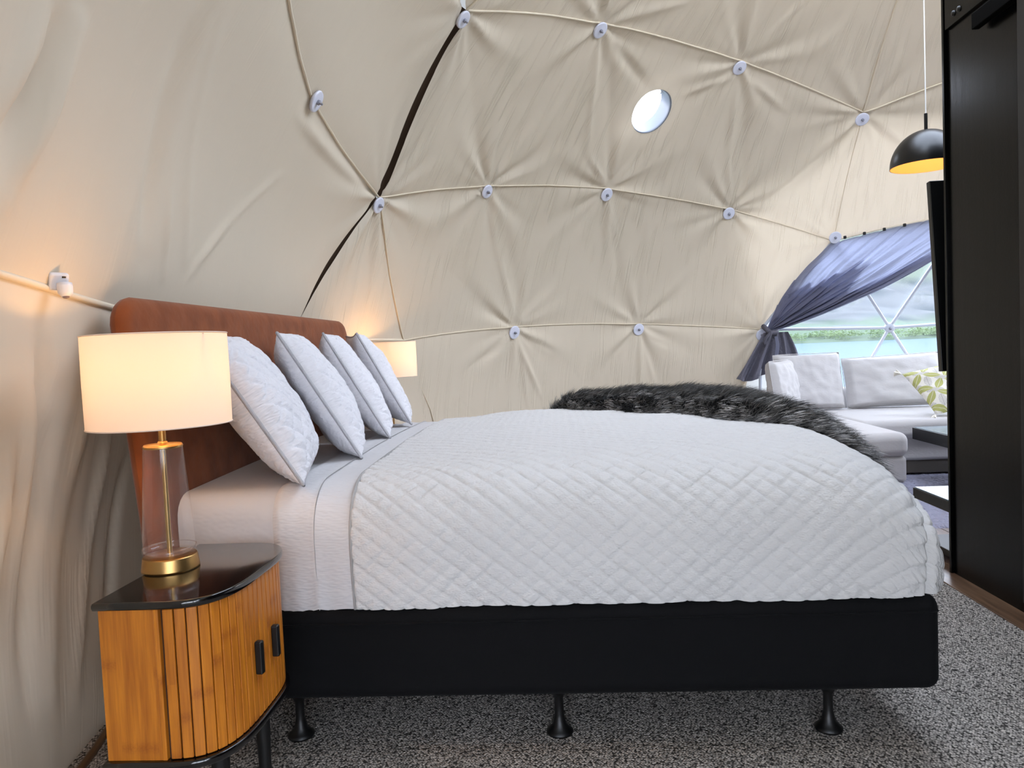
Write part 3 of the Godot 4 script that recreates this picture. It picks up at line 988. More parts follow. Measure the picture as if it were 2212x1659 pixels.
func build_bed() -> void:
	var base := thing("bed_base", "black upholstered divan bed base under the white quilt", "bed base")
	var body := MB.new().rbox(Vector3(-0.035, 0.2725, -2.785), Vector3(1.95, 0.245, 1.83), 0.035, 4)
	put("upholstered_body", body, M.black_cloth, base)
	var rim := PackedVector3Array()
	for q in [Vector2(-1.0, -1.868), Vector2(0.90, -1.868), Vector2(0.93, -1.876), Vector2(0.9395, -1.91), Vector2(0.9405, -3.66), Vector2(0.9, -3.702), Vector2(-1.0, -3.702)]:
		rim.append(Vector3(q.x, 0.357, q.y))
	put("piping", MB.new().tube(rim, 0.003, 6), M.black_cloth, base)
	for z in [-1.985, -2.785, -3.58]:
		for x in [-0.753, -0.028, 0.694]:
			var leg := put("leg", MB.new().lathe(PackedVector2Array([Vector2(0.0001, 0.0), Vector2(0.036, 0.0), Vector2(0.037, 0.006), Vector2(0.030, 0.012), Vector2(0.018, 0.026), Vector2(0.0125, 0.055), Vector2(0.0125, 0.10), Vector2(0.024, 0.118), Vector2(0.032, 0.125), Vector2(0.033, 0.152), Vector2(0.0001, 0.152)]), 24), M.black, base)
			leg.position = Vector3(x, 0, z)
	var mt := thing("mattress", "deep mattress in a white fitted sheet, bare at the pillow end", "mattress")
	var mp := PackedVector3Array()
	for j in 60:
		var sec := bed_section(lerpf(-1.014, 0.955, j / 59.0), 120, -0.022)
		for q in sec:
			mp.append(q + Vector3(0, 0.008, 0))
	var mm := MB.new().grid(mp, 120, 60, PackedVector2Array(), true)
	# close the pillow end and the underside
	var fan := PackedVector3Array()
	for k in 60:
		fan.append(mp[k])
		fan.append(mp[119 - k])
	mm.grid(fan, 2, 60)
	put("fitted_sheet", mm, M.sheet_plain, mt)
	# turned-down top sheet
	var ts := thing("top_sheet", "plain white top sheet folded down in a band between the pillows and the quilt", "bed sheet")
	var nx := 36
	var ns := 220
	var p := PackedVector3Array()
	var t := PackedVector2Array()
	for j in nx:
		var x := lerpf(-0.757, -0.50, float(j) / (nx - 1))
		var sec := bed_section(x, ns, -0.004)
		for i in ns:
			var q := sec[i]
			var s := i * 2.5 / ns
			var low := clampf((0.55 - q.y) / 0.16, 0.0, 1.0)
			var o := 0.005 * nz.get_noise_2d(x * 9.0, s * 1.1) + 0.004 * low * sin(x * 95.0 + 2.0 * nz.get_noise_2d(x * 3.0, 5.0))
			o += 0.003 * exp(-pow((x + 0.645) / 0.005, 2.0)) - 0.012 * exp(-pow((x + 0.757) / 0.01, 2.0))
			q += Vector3(0, 0.6, 0.8 if i < ns / 2 else -0.8) * o
			p.append(q)
			t.append(Vector2(x, s))
	put("cloth", MB.new().grid(p, ns, nx, t, true), M.sheet, ts)
	var hem := bed_section(-0.645, 160, 0.0005)
	put("stitched_hem", MB.new().tube(hem, 0.0012, 5), M.sheet, ts)
	build_quilt()
	build_headboard()
	build_pillows()

func build_quilt() -> void:
	var o := thing("quilt", "off-white quilted bedspread stitched in diamonds over the whole bed", "quilt")
	var ns := 500
	var xs := PackedFloat32Array()
	for k in 230:
		xs.append(lerpf(-0.55, 0.70, k / 229.0))
	for k in range(1, 85):
		xs.append(0.70 + (BX1 - 0.702) * sin(PI * 0.5 * k / 84.0))
	var p := PackedVector3Array()
	var t := PackedVector2Array()
	var arc := 0.0
	var last := Vector2(xs[0], bed_height(xs[0]))
	for j in xs.size():
		var x := xs[j]
		var sec := bed_section(x, ns)
		var now := Vector2(x, bed_height(x))
		arc += now.distance_to(last)
		last = now
		var step := sec[0].distance_to(sec[1])
		for i in ns:
			var q := sec[i]
			var s := 1.25 + (i - ns * 0.5) * step
			var tx := (sec[mini(i + 1, ns - 1)] - sec[maxi(i - 1, 0)]).normalized()
			var nrm := Vector3(0.0, -tx.z, tx.y)
			if x > 0.72:
				nrm = (nrm + Vector3(1.6 * smoothstep(0.72, 0.97, x), 0, 0)).normalized()
			# diamonds of stitching
			var wx := 0.002 * nz.get_noise_2d(arc * 5.0, s * 5.0)
			var a := (arc + wx) / 0.058 + (s + wx) / 0.049
			var b := (arc - wx) / 0.058 - (s - wx) / 0.049
			var pa := absf(sin(PI * a))
			var pb := absf(sin(PI * b))
			var puff := 0.0062 * (1.0 - exp(-pa / 0.20)) * (0.08 + 0.92 * (1.0 - exp(-pb / 0.20)))
			var d := puff + 0.007 * nz.get_noise_2d(x * 2.3, s * 2.6) + 0.0016 * nz.get_noise_2d(arc * 26.0, s * 20.0)
			var low := clampf((0.47 - q.y) / 0.08, 0.0, 1.0)
			d += low * 0.004 * nz.get_noise_2d(arc * 14.0, 2.0) - low * low * 0.004
			# the tuck at the foot corner
			if i < ns / 2 and q.y < 0.72 and x > 0.8:
				var k := smoothstep(0.72, 0.63, q.y)
				var xe := 0.912 - 0.02 * (0.62 - q.y)
				d += k * (-0.016 * exp(-pow((x - xe) / 0.0055, 2.0)) + 0.009 * smoothstep(xe, xe + 0.012, x) + 0.004 * exp(-pow((x - xe + 0.03) / 0.02, 2.0)) * sin(q.y * 120.0))
			if j == 0:
				d -= 0.006
			p.append(q + nrm * d)
			t.append(Vector2(arc, s))
	put("quilted_cover", MB.new().grid(p, ns, xs.size(), t, true), M.quilt, o)
	var edge := bed_section(-0.549, 240, 0.001)
	put("bound_edge", MB.new().tube(edge, 0.0045, 8), M.quilt, o)

func build_headboard() -> void:
	var o := thing("headboard", "tan suede upholstered headboard leaning against the left tent wall", "headboard")
	var mb := MB.new()
	var n := 40
	var rows := 36
	# front and back shells of a rounded rectangle in z and y, puffed in x
	for side in 2:
		var p := PackedVector3Array()
		var t := PackedVector2Array()
		for j in rows:
			for i in n:
				var u := sin(PI * 0.5 * (2.0 * i / (n - 1) - 1.0))
				var w := sin(PI * 0.5 * (2.0 * j / (rows - 1) - 1.0))
				var hu := 1.0
				var hw := 0.52
				# round the corners in the plane
				var q := Vector2(u * hu, w * hw)
				var r := 0.085
				var c := q.clamp(-Vector2(hu - r, hw - r), Vector2(hu - r, hw - r))
				var away := q - c
				if away.x != 0.0 and away.y != 0.0:
					q = c + away.normalized() * maxf(absf(away.x), absf(away.y))
				var e := minf((hu - absf(u * hu)), (hw - absf(w * hw)))
				var thick := 0.028 * sqrt(1.0 - pow(1.0 - minf(e / 0.034, 1.0), 2.0))
				if side == 0:
					thick += 0.004 * nz.get_noise_2d(q.x * 3.0, q.y * 3.0) * minf(e / 0.05, 1.0)
				var x := (1.0 if side == 0 else -1.0) * thick
				p.append(Vector3(-1.094 + x - 0.085 * (maxf(q.y, -0.095) + 0.72 - 1.2), 0.715 + q.y, -2.79 + q.x))
				t.append(Vector2(q.x, q.y) * 0.9)
		mb.grid(p, n, rows, t, side == 1)
	put("padded_panel", mb, M.suede, o)

func pillow_mesh(w: float, h: float, thick: float, sd: float, quilted: bool, n := 56) -> MB:
	var mb := MB.new()
	for side in 2:
		var p := PackedVector3Array()
		var t := PackedVector2Array()
		for j in n:
			for i in n:
				var u := 2.0 * i / (n - 1) - 1.0
				var v := 2.0 * j / (n - 1) - 1.0
				u = sin(u * PI * 0.5) * 0.35 + u * 0.65
				v = sin(v * PI * 0.5) * 0.35 + v * 0.65
				var px := u * w * 0.5 * (1.0 - 0.055 * (1.0 - v * v) * u * u)
				var py := v * h * 0.5 * (1.0 - 0.055 * (1.0 - u * u) * v * v)
				var f := pow(maxf(0.0, (1.0 - pow(absf(u), 2.6)) * (1.0 - pow(absf(v), 2.6))), 0.5)
				var z := thick * 0.5 * f
				var edge := minf(1.0 - absf(u), 1.0 - absf(v))
				z += 0.014 * f * nz.get_noise_3d(px * 5.0, py * 5.0, sd + side * 3.0)
				z += 0.006 * smoothstep(0.0, 0.08, edge) * (1.0 - smoothstep(0.1, 0.5, edge)) * nz.get_noise_3d(u * (4.0 + 20.0 * absf(v)), v * (4.0 + 20.0 * absf(u)), sd + 9.0)
				if quilted and side == 0 and edge > 0.02:
					var a := px / 0.075 + py / 0.068
					var b := px / 0.075 - py / 0.068
					z += 0.010 * smoothstep(0.02, 0.12, edge) * (1.0 - exp(-absf(sin(PI * a)) / 0.25)) * (1.0 - exp(-absf(sin(PI * b)) / 0.25))
				p.append(Vector3(px, py, z if side == 0 else -z))
				t.append(Vector2(px, py + side * 0.37))
		mb.grid(p, n, n, t, side == 0)
	return mb

func build_pillows() -> void:
	var info := [
		["white diamond-quilted pillow nearest the lit lamp and closest to the camera", Vector3(-0.672, 0.728, -1.885), 16.0, 31.0, 0.14],
		["second white diamond-quilted pillow from the camera, standing tallest in the row", Vector3(-0.628, 0.735, -2.305), 18.0, 30.0, 0.12],
		["third white diamond-quilted pillow from the camera", Vector3(-0.645, 0.738, -2.79), 18.0, 29.0, 0.11],
		["white diamond-quilted pillow farthest from the camera, beside the far lamp", Vector3(-0.655, 0.742, -3.27), 21.0, 28.0, 0.10]]
	var k := 0
	for q in info:
		var o := thing("pillow", q[0], "pillow", q[1], "white quilted pillows leaning on the headboard")
		var lean := deg_to_rad(q[3])
		var b := Basis(Vector3(0, 0, -1), Vector3(-sin(lean), cos(lean), 0), Vector3(cos(lean), sin(lean), 0))
		o.basis = Basis(Vector3.UP, deg_to_rad(q[2])) * b
		var w := 0.50
		var h := 0.47
		var mb := pillow_mesh(w, h, q[4] + 0.03, 3.0 + k * 11.0, true, 120)
		for i in mb.v.size():
			mb.v[i] += Vector3(w / 2, h / 2 - 0.004, 0.0)
		put("quilted_case", mb, M.pillow, o)
		var rim := PackedVector3Array()
		for e in 4:
			for s in 14:
				var tt := s / 14.0 * 2.0 - 1.0
				var uv: Vector2 = [Vector2(tt, -1), Vector2(1, tt), Vector2(-tt, 1), Vector2(-1, -tt)][e]
				rim.append(Vector3(uv.x * w * 0.5 * (1.0 - 0.055 * (1.0 - uv.y * uv.y) * uv.x * uv.x) + w / 2, uv.y * h * 0.5 * (1.0 - 0.055 * (1.0 - uv.x * uv.x) * uv.y * uv.y) + h / 2 - 0.004, 0))
		rim.append(rim[0])
		put("piped_edge", MB.new().tube(rim, 0.005, 6), M.pillow, o)
		k += 1

# ---------------------------------------------------------------- fur throw
func build_throw() -> void:
	var o := thing("fur_throw", "dark grey shaggy faux fur throw across the far foot corner of the bed", "throw")
	# a quadrilateral on the bed: near edge runs diagonally from the foot to the far side
	var n := 64
	var m := 30
	var p := PackedVector3Array()
	var cols := []
	var a0 := Vector2(-0.05, -3.68)
	var a1 := Vector2(0.945, -2.14)
	var b0 := Vector2(0.10, -3.78)
	var b1 := Vector2(1.00, -3.40)
	var top_cache := {}
	for j in m:
		for i in n:
			var u := float(i) / (n - 1)
			var w := float(j) / (m - 1)
			var q := a0.lerp(a1, u).lerp(b0.lerp(b1, u), w)
			q += Vector2(0.03, 0.015) * nz.get_noise_2d(u * 6.0, 4.0) * (1.0 - w)
			var edge := minf(minf(u, 1.0 - u) * 1.6, minf(w, 1.0 - w) * 0.9)
			var hgt := 0.062 * sqrt(1.0 - pow(1.0 - clampf(edge / 0.09, 0.0, 1.0), 2.0))
			var y := bed_top(minf(q.x, BX1 - 0.004), maxf(q.y, BZ1 + 0.02)) if q.y > BZ1 + 0.015 else 0.72
			y += hgt * (1.0 + 0.3 * nz.get_noise_2d(u * 5.0, w * 4.0)) * (0.75 + 0.25 * sin(PI * u)) + 0.001
			p.append(Vector3(q.x, y, q.y))
	var mb := MB.new().grid(p, n, m, PackedVector2Array(), false)
	if mb.n[n * m / 2 + n / 2].y < 0:
		mb = MB.new().grid(p, n, m, PackedVector2Array(), true)
	put("backing", mb, M.fur_base, o)
	# one bent strand, many times
	var st := MB.new()
	var sp := PackedVector3Array()
	for k in 5:
		var tt := k / 4.0
		var wd := 0.0021 * (1.0 - tt * 0.85)
		var c := Vector3(0, tt * 0.85, tt * tt * 0.55)
		sp.append(c + Vector3(-wd / 0.05, 0, 0))
		sp.append(c + Vector3(wd / 0.05, 0, 0))
	st.grid(sp, 2, 5)
	var rng := RandomNumberGenerator.new()
	rng.seed = 5
	var mm := MultiMesh.new()
	mm.transform_format = MultiMesh.TRANSFORM_3D
	mm.use_colors = true
	mm.mesh = st.mesh()
	var cnt := 46000
	mm.instance_count = cnt
	for k in cnt:
		var u := rng.randf()
		var w := rng.randf()
		if k % 3 == 0:
			w = pow(w, 3.0)
		var fx := u * (n - 1.001)
		var fy := w * (m - 1.001)
		var i0 := int(fx)
		var j0 := int(fy)
		var id := j0 * n + i0
		var pos := mb.v[id].lerp(mb.v[id + 1], fx - i0).lerp(mb.v[id + n].lerp(mb.v[id + n + 1], fx - i0), fy - j0)
		var nr := mb.n[id].slerp(mb.n[id + n + 1], 0.5).normalized()
		var lock := nz.get_noise_2d(u * 26.0, w * 16.0)
		var comb := Vector3(0.75 + 0.5 * nz.get_noise_2d(u * 9.0, w * 7.0), -0.1, 0.55 + 0.9 * lock).normalized()
		var up := (nr * (0.9 + 0.3 * rng.randf()) + comb * (0.45 + 0.4 * lock) + Vector3(rng.randf() - 0.5, rng.randf() - 0.5, rng.randf() - 0.5) * 0.35).normalized()
		var fwd := (comb - up * comb.dot(up)).normalized()
		var L := 0.042 + 0.034 * rng.randf() + 0.018 * lock
		mm.set_instance_transform(k, Transform3D(Basis(up.cross(fwd) * 0.05, up * L, fwd * L), pos - nr * 0.002))
		var g := 0.045 + 0.11 * rng.randf() + (0.42 * rng.randf() if rng.randf() < 0.35 else 0.0)
		g *= 0.55 + 1.1 * smoothstep(-0.25, 0.45, lock)
		mm.set_instance_color(k, Color(g, g * 0.99, g * 0.98))
	var mi := MultiMeshInstance3D.new()
	mi.name = "fur"
	mi.multimesh = mm
	mi.material_override = M.fur
	mi.set_meta("kind", "stuff")
	o.add_child(mi, true)

# ---------------------------------------------------------------- nightstands and lamps
func stand_outline(grow := 0.0) -> PackedVector2Array:   # x towards the room, z along the wall, from the middle of the back edge
	var o := PackedVector2Array()
	o.append(Vector2(-grow, 0.21 + grow))
	o.append(Vector2(0.04, 0.21 + grow))
	for k in 41:
		var a := PI * 0.5 - PI * k / 40.0
		var c := cos(a)
		var s := sin(a)
		o.append(Vector2(0.105 + (0.135 + grow) * pow(absf(c), 0.62), (0.21 + grow) * signf(s) * pow(absf(s), 0.62)))
	o.append(Vector2(0.04, -0.21 - grow))
	o.append(Vector2(-grow, -0.21 - grow))
	o.reverse()
	return o

func make_stand(called: String, label: String, at: Vector3) -> Node3D:
	var o := thing(called, label, "nightstand", at, "nightstands either side of the bed")
	var oo := stand_outline(0.008)
	put("top", MB.new().slab(oo, 0.585, 0.602, 0.006), M.black_gloss, o)
	put("bottom_shelf", MB.new().slab(oo, 0.266, 0.284, 0.006), M.black_gloss, o)
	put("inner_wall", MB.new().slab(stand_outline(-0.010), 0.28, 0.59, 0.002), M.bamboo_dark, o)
	for s in [1.0, -1.0]:
		var side := MB.new().rbox(Vector3(0.055, 0.4345, s * 0.204), Vector3(0.112, 0.301, 0.012), 0.0015, 1)
		for i in side.uv.size():
			side.uv[i] = Vector2(side.v[i].x * 2.2 + 0.1, side.v[i].y * 1.6)
		put("side_panel", side, M.bamboo, o)
		var post := MB.new().rbox(Vector3(0.115, 0.4345, s * 0.2045), Vector3(0.010, 0.301, 0.013), 0.002, 1)
		for i in post.uv.size():
			post.uv[i] = Vector2(post.v[i].x * 2.2 + 0.5, post.v[i].y * 1.6)
		put("edge_strip", post, M.bamboo, o)
	# tambour slats round the curve
	var curve := PackedVector3Array()
	for k in 201:
		var a := PI * 0.5 - PI * k / 200.0
		var c := cos(a)
		var s := sin(a)
		var x := 0.105 + 0.135 * pow(absf(c), 0.62)
		if x > 0.121:
			curve.append(Vector3(x, 0, 0.21 * signf(s) * pow(absf(s), 0.62)))
	var cnt := 24
	var ends := resample(curve, cnt + 1)
	var variants := []
	var wid := ends[8].distance_to(ends[9])
	for k in 6:
		var mb := MB.new().rbox(Vector3.ZERO, Vector3(wid - 0.0028, 0.298, 0.007), 0.0024, 2)
		for i in mb.uv.size():
			mb.uv[i] = Vector2(mb.v[i].x * 2.6 + 0.16 * k + 0.05, mb.v[i].y * 1.6 + k * 0.31)
		variants.append(mb.mesh())
	for k in cnt:
		var c := (ends[k] + ends[k + 1]) * 0.5
		var t := (ends[k + 1] - ends[k])
		var w := t.length() / wid
		t = t.normalized()
		var nrm := Vector3(-t.z, 0, t.x)
		if nrm.dot(c - Vector3(0.1, 0, 0)) < 0:
			nrm = -nrm
		put_mesh("tambour_slat", variants[(k * 5 + k / 3) % 6], M.bamboo, o, Transform3D(Basis(nrm.cross(Vector3.UP) * -w, Vector3.UP, nrm), c - nrm * 0.0045 + Vector3(0, 0.4345, 0)))
	for s in [1.0, -1.0]:
		var c := ends[cnt / 2 - int(s) * 2]
		var nrm := Vector3(1, 0, c.z * 0.9).normalized()
		var hd := put("handle", MB.new().rbox(Vector3.ZERO, Vector3(0.016, 0.072, 0.016), 0.0035, 2), M.black, o)
		hd.transform = Transform3D(Basis(nrm.cross(Vector3.UP) * -1.0, Vector3.UP, nrm), c + nrm * 0.006 + Vector3(0, 0.418, 0))
	for q in [Vector2(0.05, 0.16), Vector2(0.175, 0.11), Vector2(0.05, -0.16), Vector2(0.175, -0.11)]:
		put("leg", MB.new().lathe(PackedVector2Array([Vector2(0.0001, 0.0), Vector2(0.012, 0.0), Vector2(0.019, 0.267), Vector2(0.0001, 0.267)]), 16, Transform3D(Basis(), Vector3(q.x, 0, q.y))), M.black, o)
	return o

func make_lamp(label: String, at: Vector3, turn: float, energy: float) -> Node3D:
	var o := thing("table_lamp", label, "lamp", at, "lit table lamps with clear glass bodies")
	put("base", MB.new().lathe(PackedVector2Array([Vector2(0.0001, 0.0), Vector2(0.0605, 0.0), Vector2(0.0605, 0.004), Vector2(0.0595, 0.010), Vector2(0.057, 0.028), Vector2(0.055, 0.032), Vector2(0.0001, 0.032)]), 48), M.brass, o)
	put("glass_body", MB.new().lathe(PackedVector2Array([Vector2(0.0001, 0.036), Vector2(0.045, 0.036), Vector2(0.053, 0.042), Vector2(0.055, 0.052), Vector2(0.041, 0.272)]), 48), M.glass, o)
	put("glass_rim", MB.new().lathe(PackedVector2Array([Vector2(0.0555, 0.036), Vector2(0.0565, 0.042), Vector2(0.056, 0.050), Vector2(0.0535, 0.046)]), 40), M.glass, o)
	put("collar", MB.new().lathe(PackedVector2Array([Vector2(0.0405, 0.271), Vector2(0.0415, 0.275), Vector2(0.039, 0.279), Vector2(0.012, 0.280), Vector2(0.009, 0.286)]), 40), M.brass, o)
	put("stem", MB.new().tube(PackedVector3Array([Vector3(0, 0.03, 0), Vector3(0, 0.2, 0), Vector3(0, 0.40, 0)]), 0.0055, 14), M.brass, o)
	put("neck", MB.new().lathe(PackedVector2Array([Vector2(0.008, 0.28), Vector2(0.0075, 0.35), Vector2(0.0001, 0.352)]), 16), M.brass, o)
	var sh := put("shade", MB.new().lathe(PackedVector2Array([Vector2(0.1475, 0.322), Vector2(0.1483, 0.420), Vector2(0.1475, 0.521)]), 72), M.shade, o)
	for y in [0.322, 0.521]:
		var ring := PackedVector3Array()
		for k in 49:
			ring.append(Vector3(0.1475 * cos(TAU * k / 48.0), y, 0.1475 * sin(TAU * k / 48.0)))
		put("hem", MB.new().tube(ring, 0.0016, 6), M.shade, sh)
	var sp := MB.new()
	for k in 3:
		var a := TAU * k / 3.0 + 0.4
		sp.tube(PackedVector3Array([Vector3(0, 0.395, 0), Vector3(cos(a) * 0.07, 0.45, sin(a) * 0.07), Vector3(cos(a) * 0.147, 0.518, sin(a) * 0.147)]), 0.0015, 6)
	put("shade_carrier", sp, M.brass, o)
	put("bulb", MB.new().lathe(PackedVector2Array([Vector2(0.0001, 0.395), Vector2(0.014, 0.396), Vector2(0.016, 0.41), Vector2(0.028, 0.435), Vector2(0.030, 0.45), Vector2(0.024, 0.468), Vector2(0.0001, 0.476)]), 24), M.bulb, o)
	var l := OmniLight3D.new()
	l.name = "bulb_light"
	l.position = Vector3(0, 0.447, 0)
	l.light_color = Color(1.0, 0.77, 0.50)
	l.light_energy = energy
	l.light_size = 0.02
	l.omni_range = 14.0
	l.omni_attenuation = 2.0
	l.shadow_enabled = true
	o.add_child(l)
	o.rotation.y = turn
	return o

func build_bedside() -> void:
	make_stand("nightstand", "bamboo tambour nightstand with a glossy black top in the left foreground", Vector3(-0.907, 0, -1.575))
	make_stand("nightstand", "bamboo nightstand beyond the bed, carrying the far lamp", Vector3(-1.06, 0, -4.22))
	make_lamp("large lit table lamp on the near nightstand with a glass and brass body", Vector3(-0.876, 0.602, -1.585), 0.0, LAMP)
	make_lamp("small lit table lamp in the distance beyond the pillows", Vector3(-0.945, 0.602, -4.22), 1.0, LAMP)

# ---------------------------------------------------------------- small wall device, pendant, television
func build_fittings() -> void:
	var c := on_dome(202.1, 1.254)
	var d := (c - DC).normalized()
	var o := thing("motion_sensor", "small white motion sensor on a swivel above the left wall seam", "sensor", c - d * 0.004)
	o.basis = Basis(Vector3.UP, 0.9) * Basis(Vector3.RIGHT, 0.35)
	put("bracket", MB.new().rbox(Vector3(-0.004, 0.004, 0.010), Vector3(0.040, 0.040, 0.014), 0.006, 3), M.white, o)
	put("marking", MB.new().rbox(Vector3(0.004, 0.016, 0.0175), Vector3(0.008, 0.004, 0.001), 0.0004, 1), M.dark_lens, o)
	put("swivel_head", MB.new().lathe(PackedVector2Array([Vector2(0.0001, -0.022), Vector2(0.009, -0.022), Vector2(0.015, -0.014), Vector2(0.016, 0.0), Vector2(0.0155, 0.008), Vector2(0.0001, 0.010)]), 24, Transform3D(Basis(Vector3.RIGHT, -0.5), Vector3(0.004, -0.004, 0.026))), M.white, o)
	put("lens", MB.new().lathe(PackedVector2Array([Vector2(0.0001, -0.0265), Vector2(0.006, -0.025), Vector2(0.0075, -0.0215), Vector2(0.0001, -0.021)]), 16, Transform3D(Basis(Vector3.RIGHT, -0.5), Vector3(0.004, -0.004, 0.026))), M.grey_lens, o)
	# pendant
	var at := Vector3(1.962, 1.905, -4.0)
	var pe := thing("pendant_lamp", "black dome pendant lamp with an orange inside hanging beside the partition", "lamp", at)
	var outer := PackedVector2Array()
	var inner := PackedVector2Array()
	for k in 20:
		var a := PI * 0.5 * k / 19.0
		outer.append(Vector2(maxf(0.0001, 0.172 * cos(a)), 0.185 * sin(a)))
		inner.append(Vector2(maxf(0.0001, 0.169 * cos(a)), 0.181 * sin(a)))
	put("shade", MB.new().lathe(outer, 56), M.shade_black, pe)
	inner.reverse()
	put("shade_lining", MB.new().lathe(inner, 56), M.orange_in, pe)
	put("stem", MB.new().lathe(PackedVector2Array([Vector2(0.0085, 0.180), Vector2(0.0085, 0.268), Vector2(0.0001, 0.268)]), 14), M.shade_black, pe)
	put("cord", MB.new().tube(PackedVector3Array([Vector3(0, 0.265, 0), Vector3(0, 1.0, 0), Vector3(0, 1.93, 0)]), 0.003, 8), M.cord, pe)
	put("bulb", MB.new().lathe(PackedVector2Array([Vector2(0.0001, 0.055), Vector2(0.025, 0.065), Vector2(0.03, 0.085), Vector2(0.022, 0.11), Vector2(0.014, 0.13), Vector2(0.014, 0.17), Vector2(0.0001, 0.17)]), 20), M.bulb, pe)
	var l := OmniLight3D.new()
	l.name = "bulb_light"
	l.position = Vector3(0, 0.088, 0)
	l.light_color = Color(1.0, 0.78, 0.5)
	l.light_energy = PENDANT
	l.light_size = 0.02
	l.omni_range = 14.0
	l.omni_attenuation = 2.0
	l.shadow_enabled = true
	pe.add_child(l)
	# television on the end of the partition, tipped down towards the sofa
	var tv := thing("television", "wall television seen edge-on at the end of the black partition", "television", Vector3(2.405, 1.292, -3.375))
	tv.rotation = Vector3(deg_to_rad(-5.5), 0, 0)
	put("casing", MB.new().rbox(Vector3(0, 0, 0.008), Vector3(1.46, 0.84, 0.03), 0.004, 2), M.tv, tv)
	put("screen", MB.new().rbox(Vector3(0, 0.004, -0.012), Vector3(1.44, 0.815, 0.01), 0.002, 1), M.screen, tv)
	put("wall_mount", MB.new().rbox(Vector3(0, 0, 0.06), Vector3(0.5, 0.3, 0.08), 0.01, 1), M.tv, tv)

# ---------------------------------------------------------------- living corner
func cushion(called: String, label: String, size: Vector3, at: Vector3, basis: Basis, sd: float, group := "loose grey cushions on the sofa") -> Node3D:
	var o := thing(called, label, "cushion", at, group)
	o.basis = basis
	var mb := MB.new().rbox(Vector3.ZERO, size, minf(size.z * 0.42, 0.07), 4)
	# finer faces so that the case can sag
	var fine := MB.new()
	var n := 26
	for side in 2:
		var p := PackedVector3Array()
		for j in n:
			for i in n:
				var u := 2.0 * i / (n - 1) - 1.0
				var v := 2.0 * j / (n - 1) - 1.0
				var e := pow(maxf(0.0, (1.0 - pow(absf(u), 5.0)) * (1.0 - pow(absf(v), 5.0))), 0.42)
				var z := size.z * 0.5 * (0.62 * pow(e, 0.5) + 0.38 * e * (1.0 - 0.5 * (u * u + v * v)))
				z += 0.016 * e * nz.get_noise_3d(u * 2.0, v * 2.0, sd) + 0.008 * e * nz.get_noise_3d(u * 7.0, v * 2.5, sd + 4.0)
				p.append(Vector3(u * size.x * 0.5 * (1.0 - 0.02 * (1.0 - v * v)), v * size.y * 0.5 * (1.0 - 0.04 * (1.0 - u * u)), z if side == 0 else -z))
		fine.grid(p, n, n, PackedVector2Array(), side == 0)
	put("case", fine, M.sofa, o)
	var rim := PackedVector3Array()
	for q in [Vector2(-1, -1), Vector2(1, -1), Vector2(1, 1), Vector2(-1, 1), Vector2(-1, -1)]:
		rim.append(Vector3(q.x * size.x * 0.5, q.y * size.y * 0.5, 0))
	put("piping", MB.new().tube(resample(rim, 41), 0.003, 5), M.sofa, o)
	return o

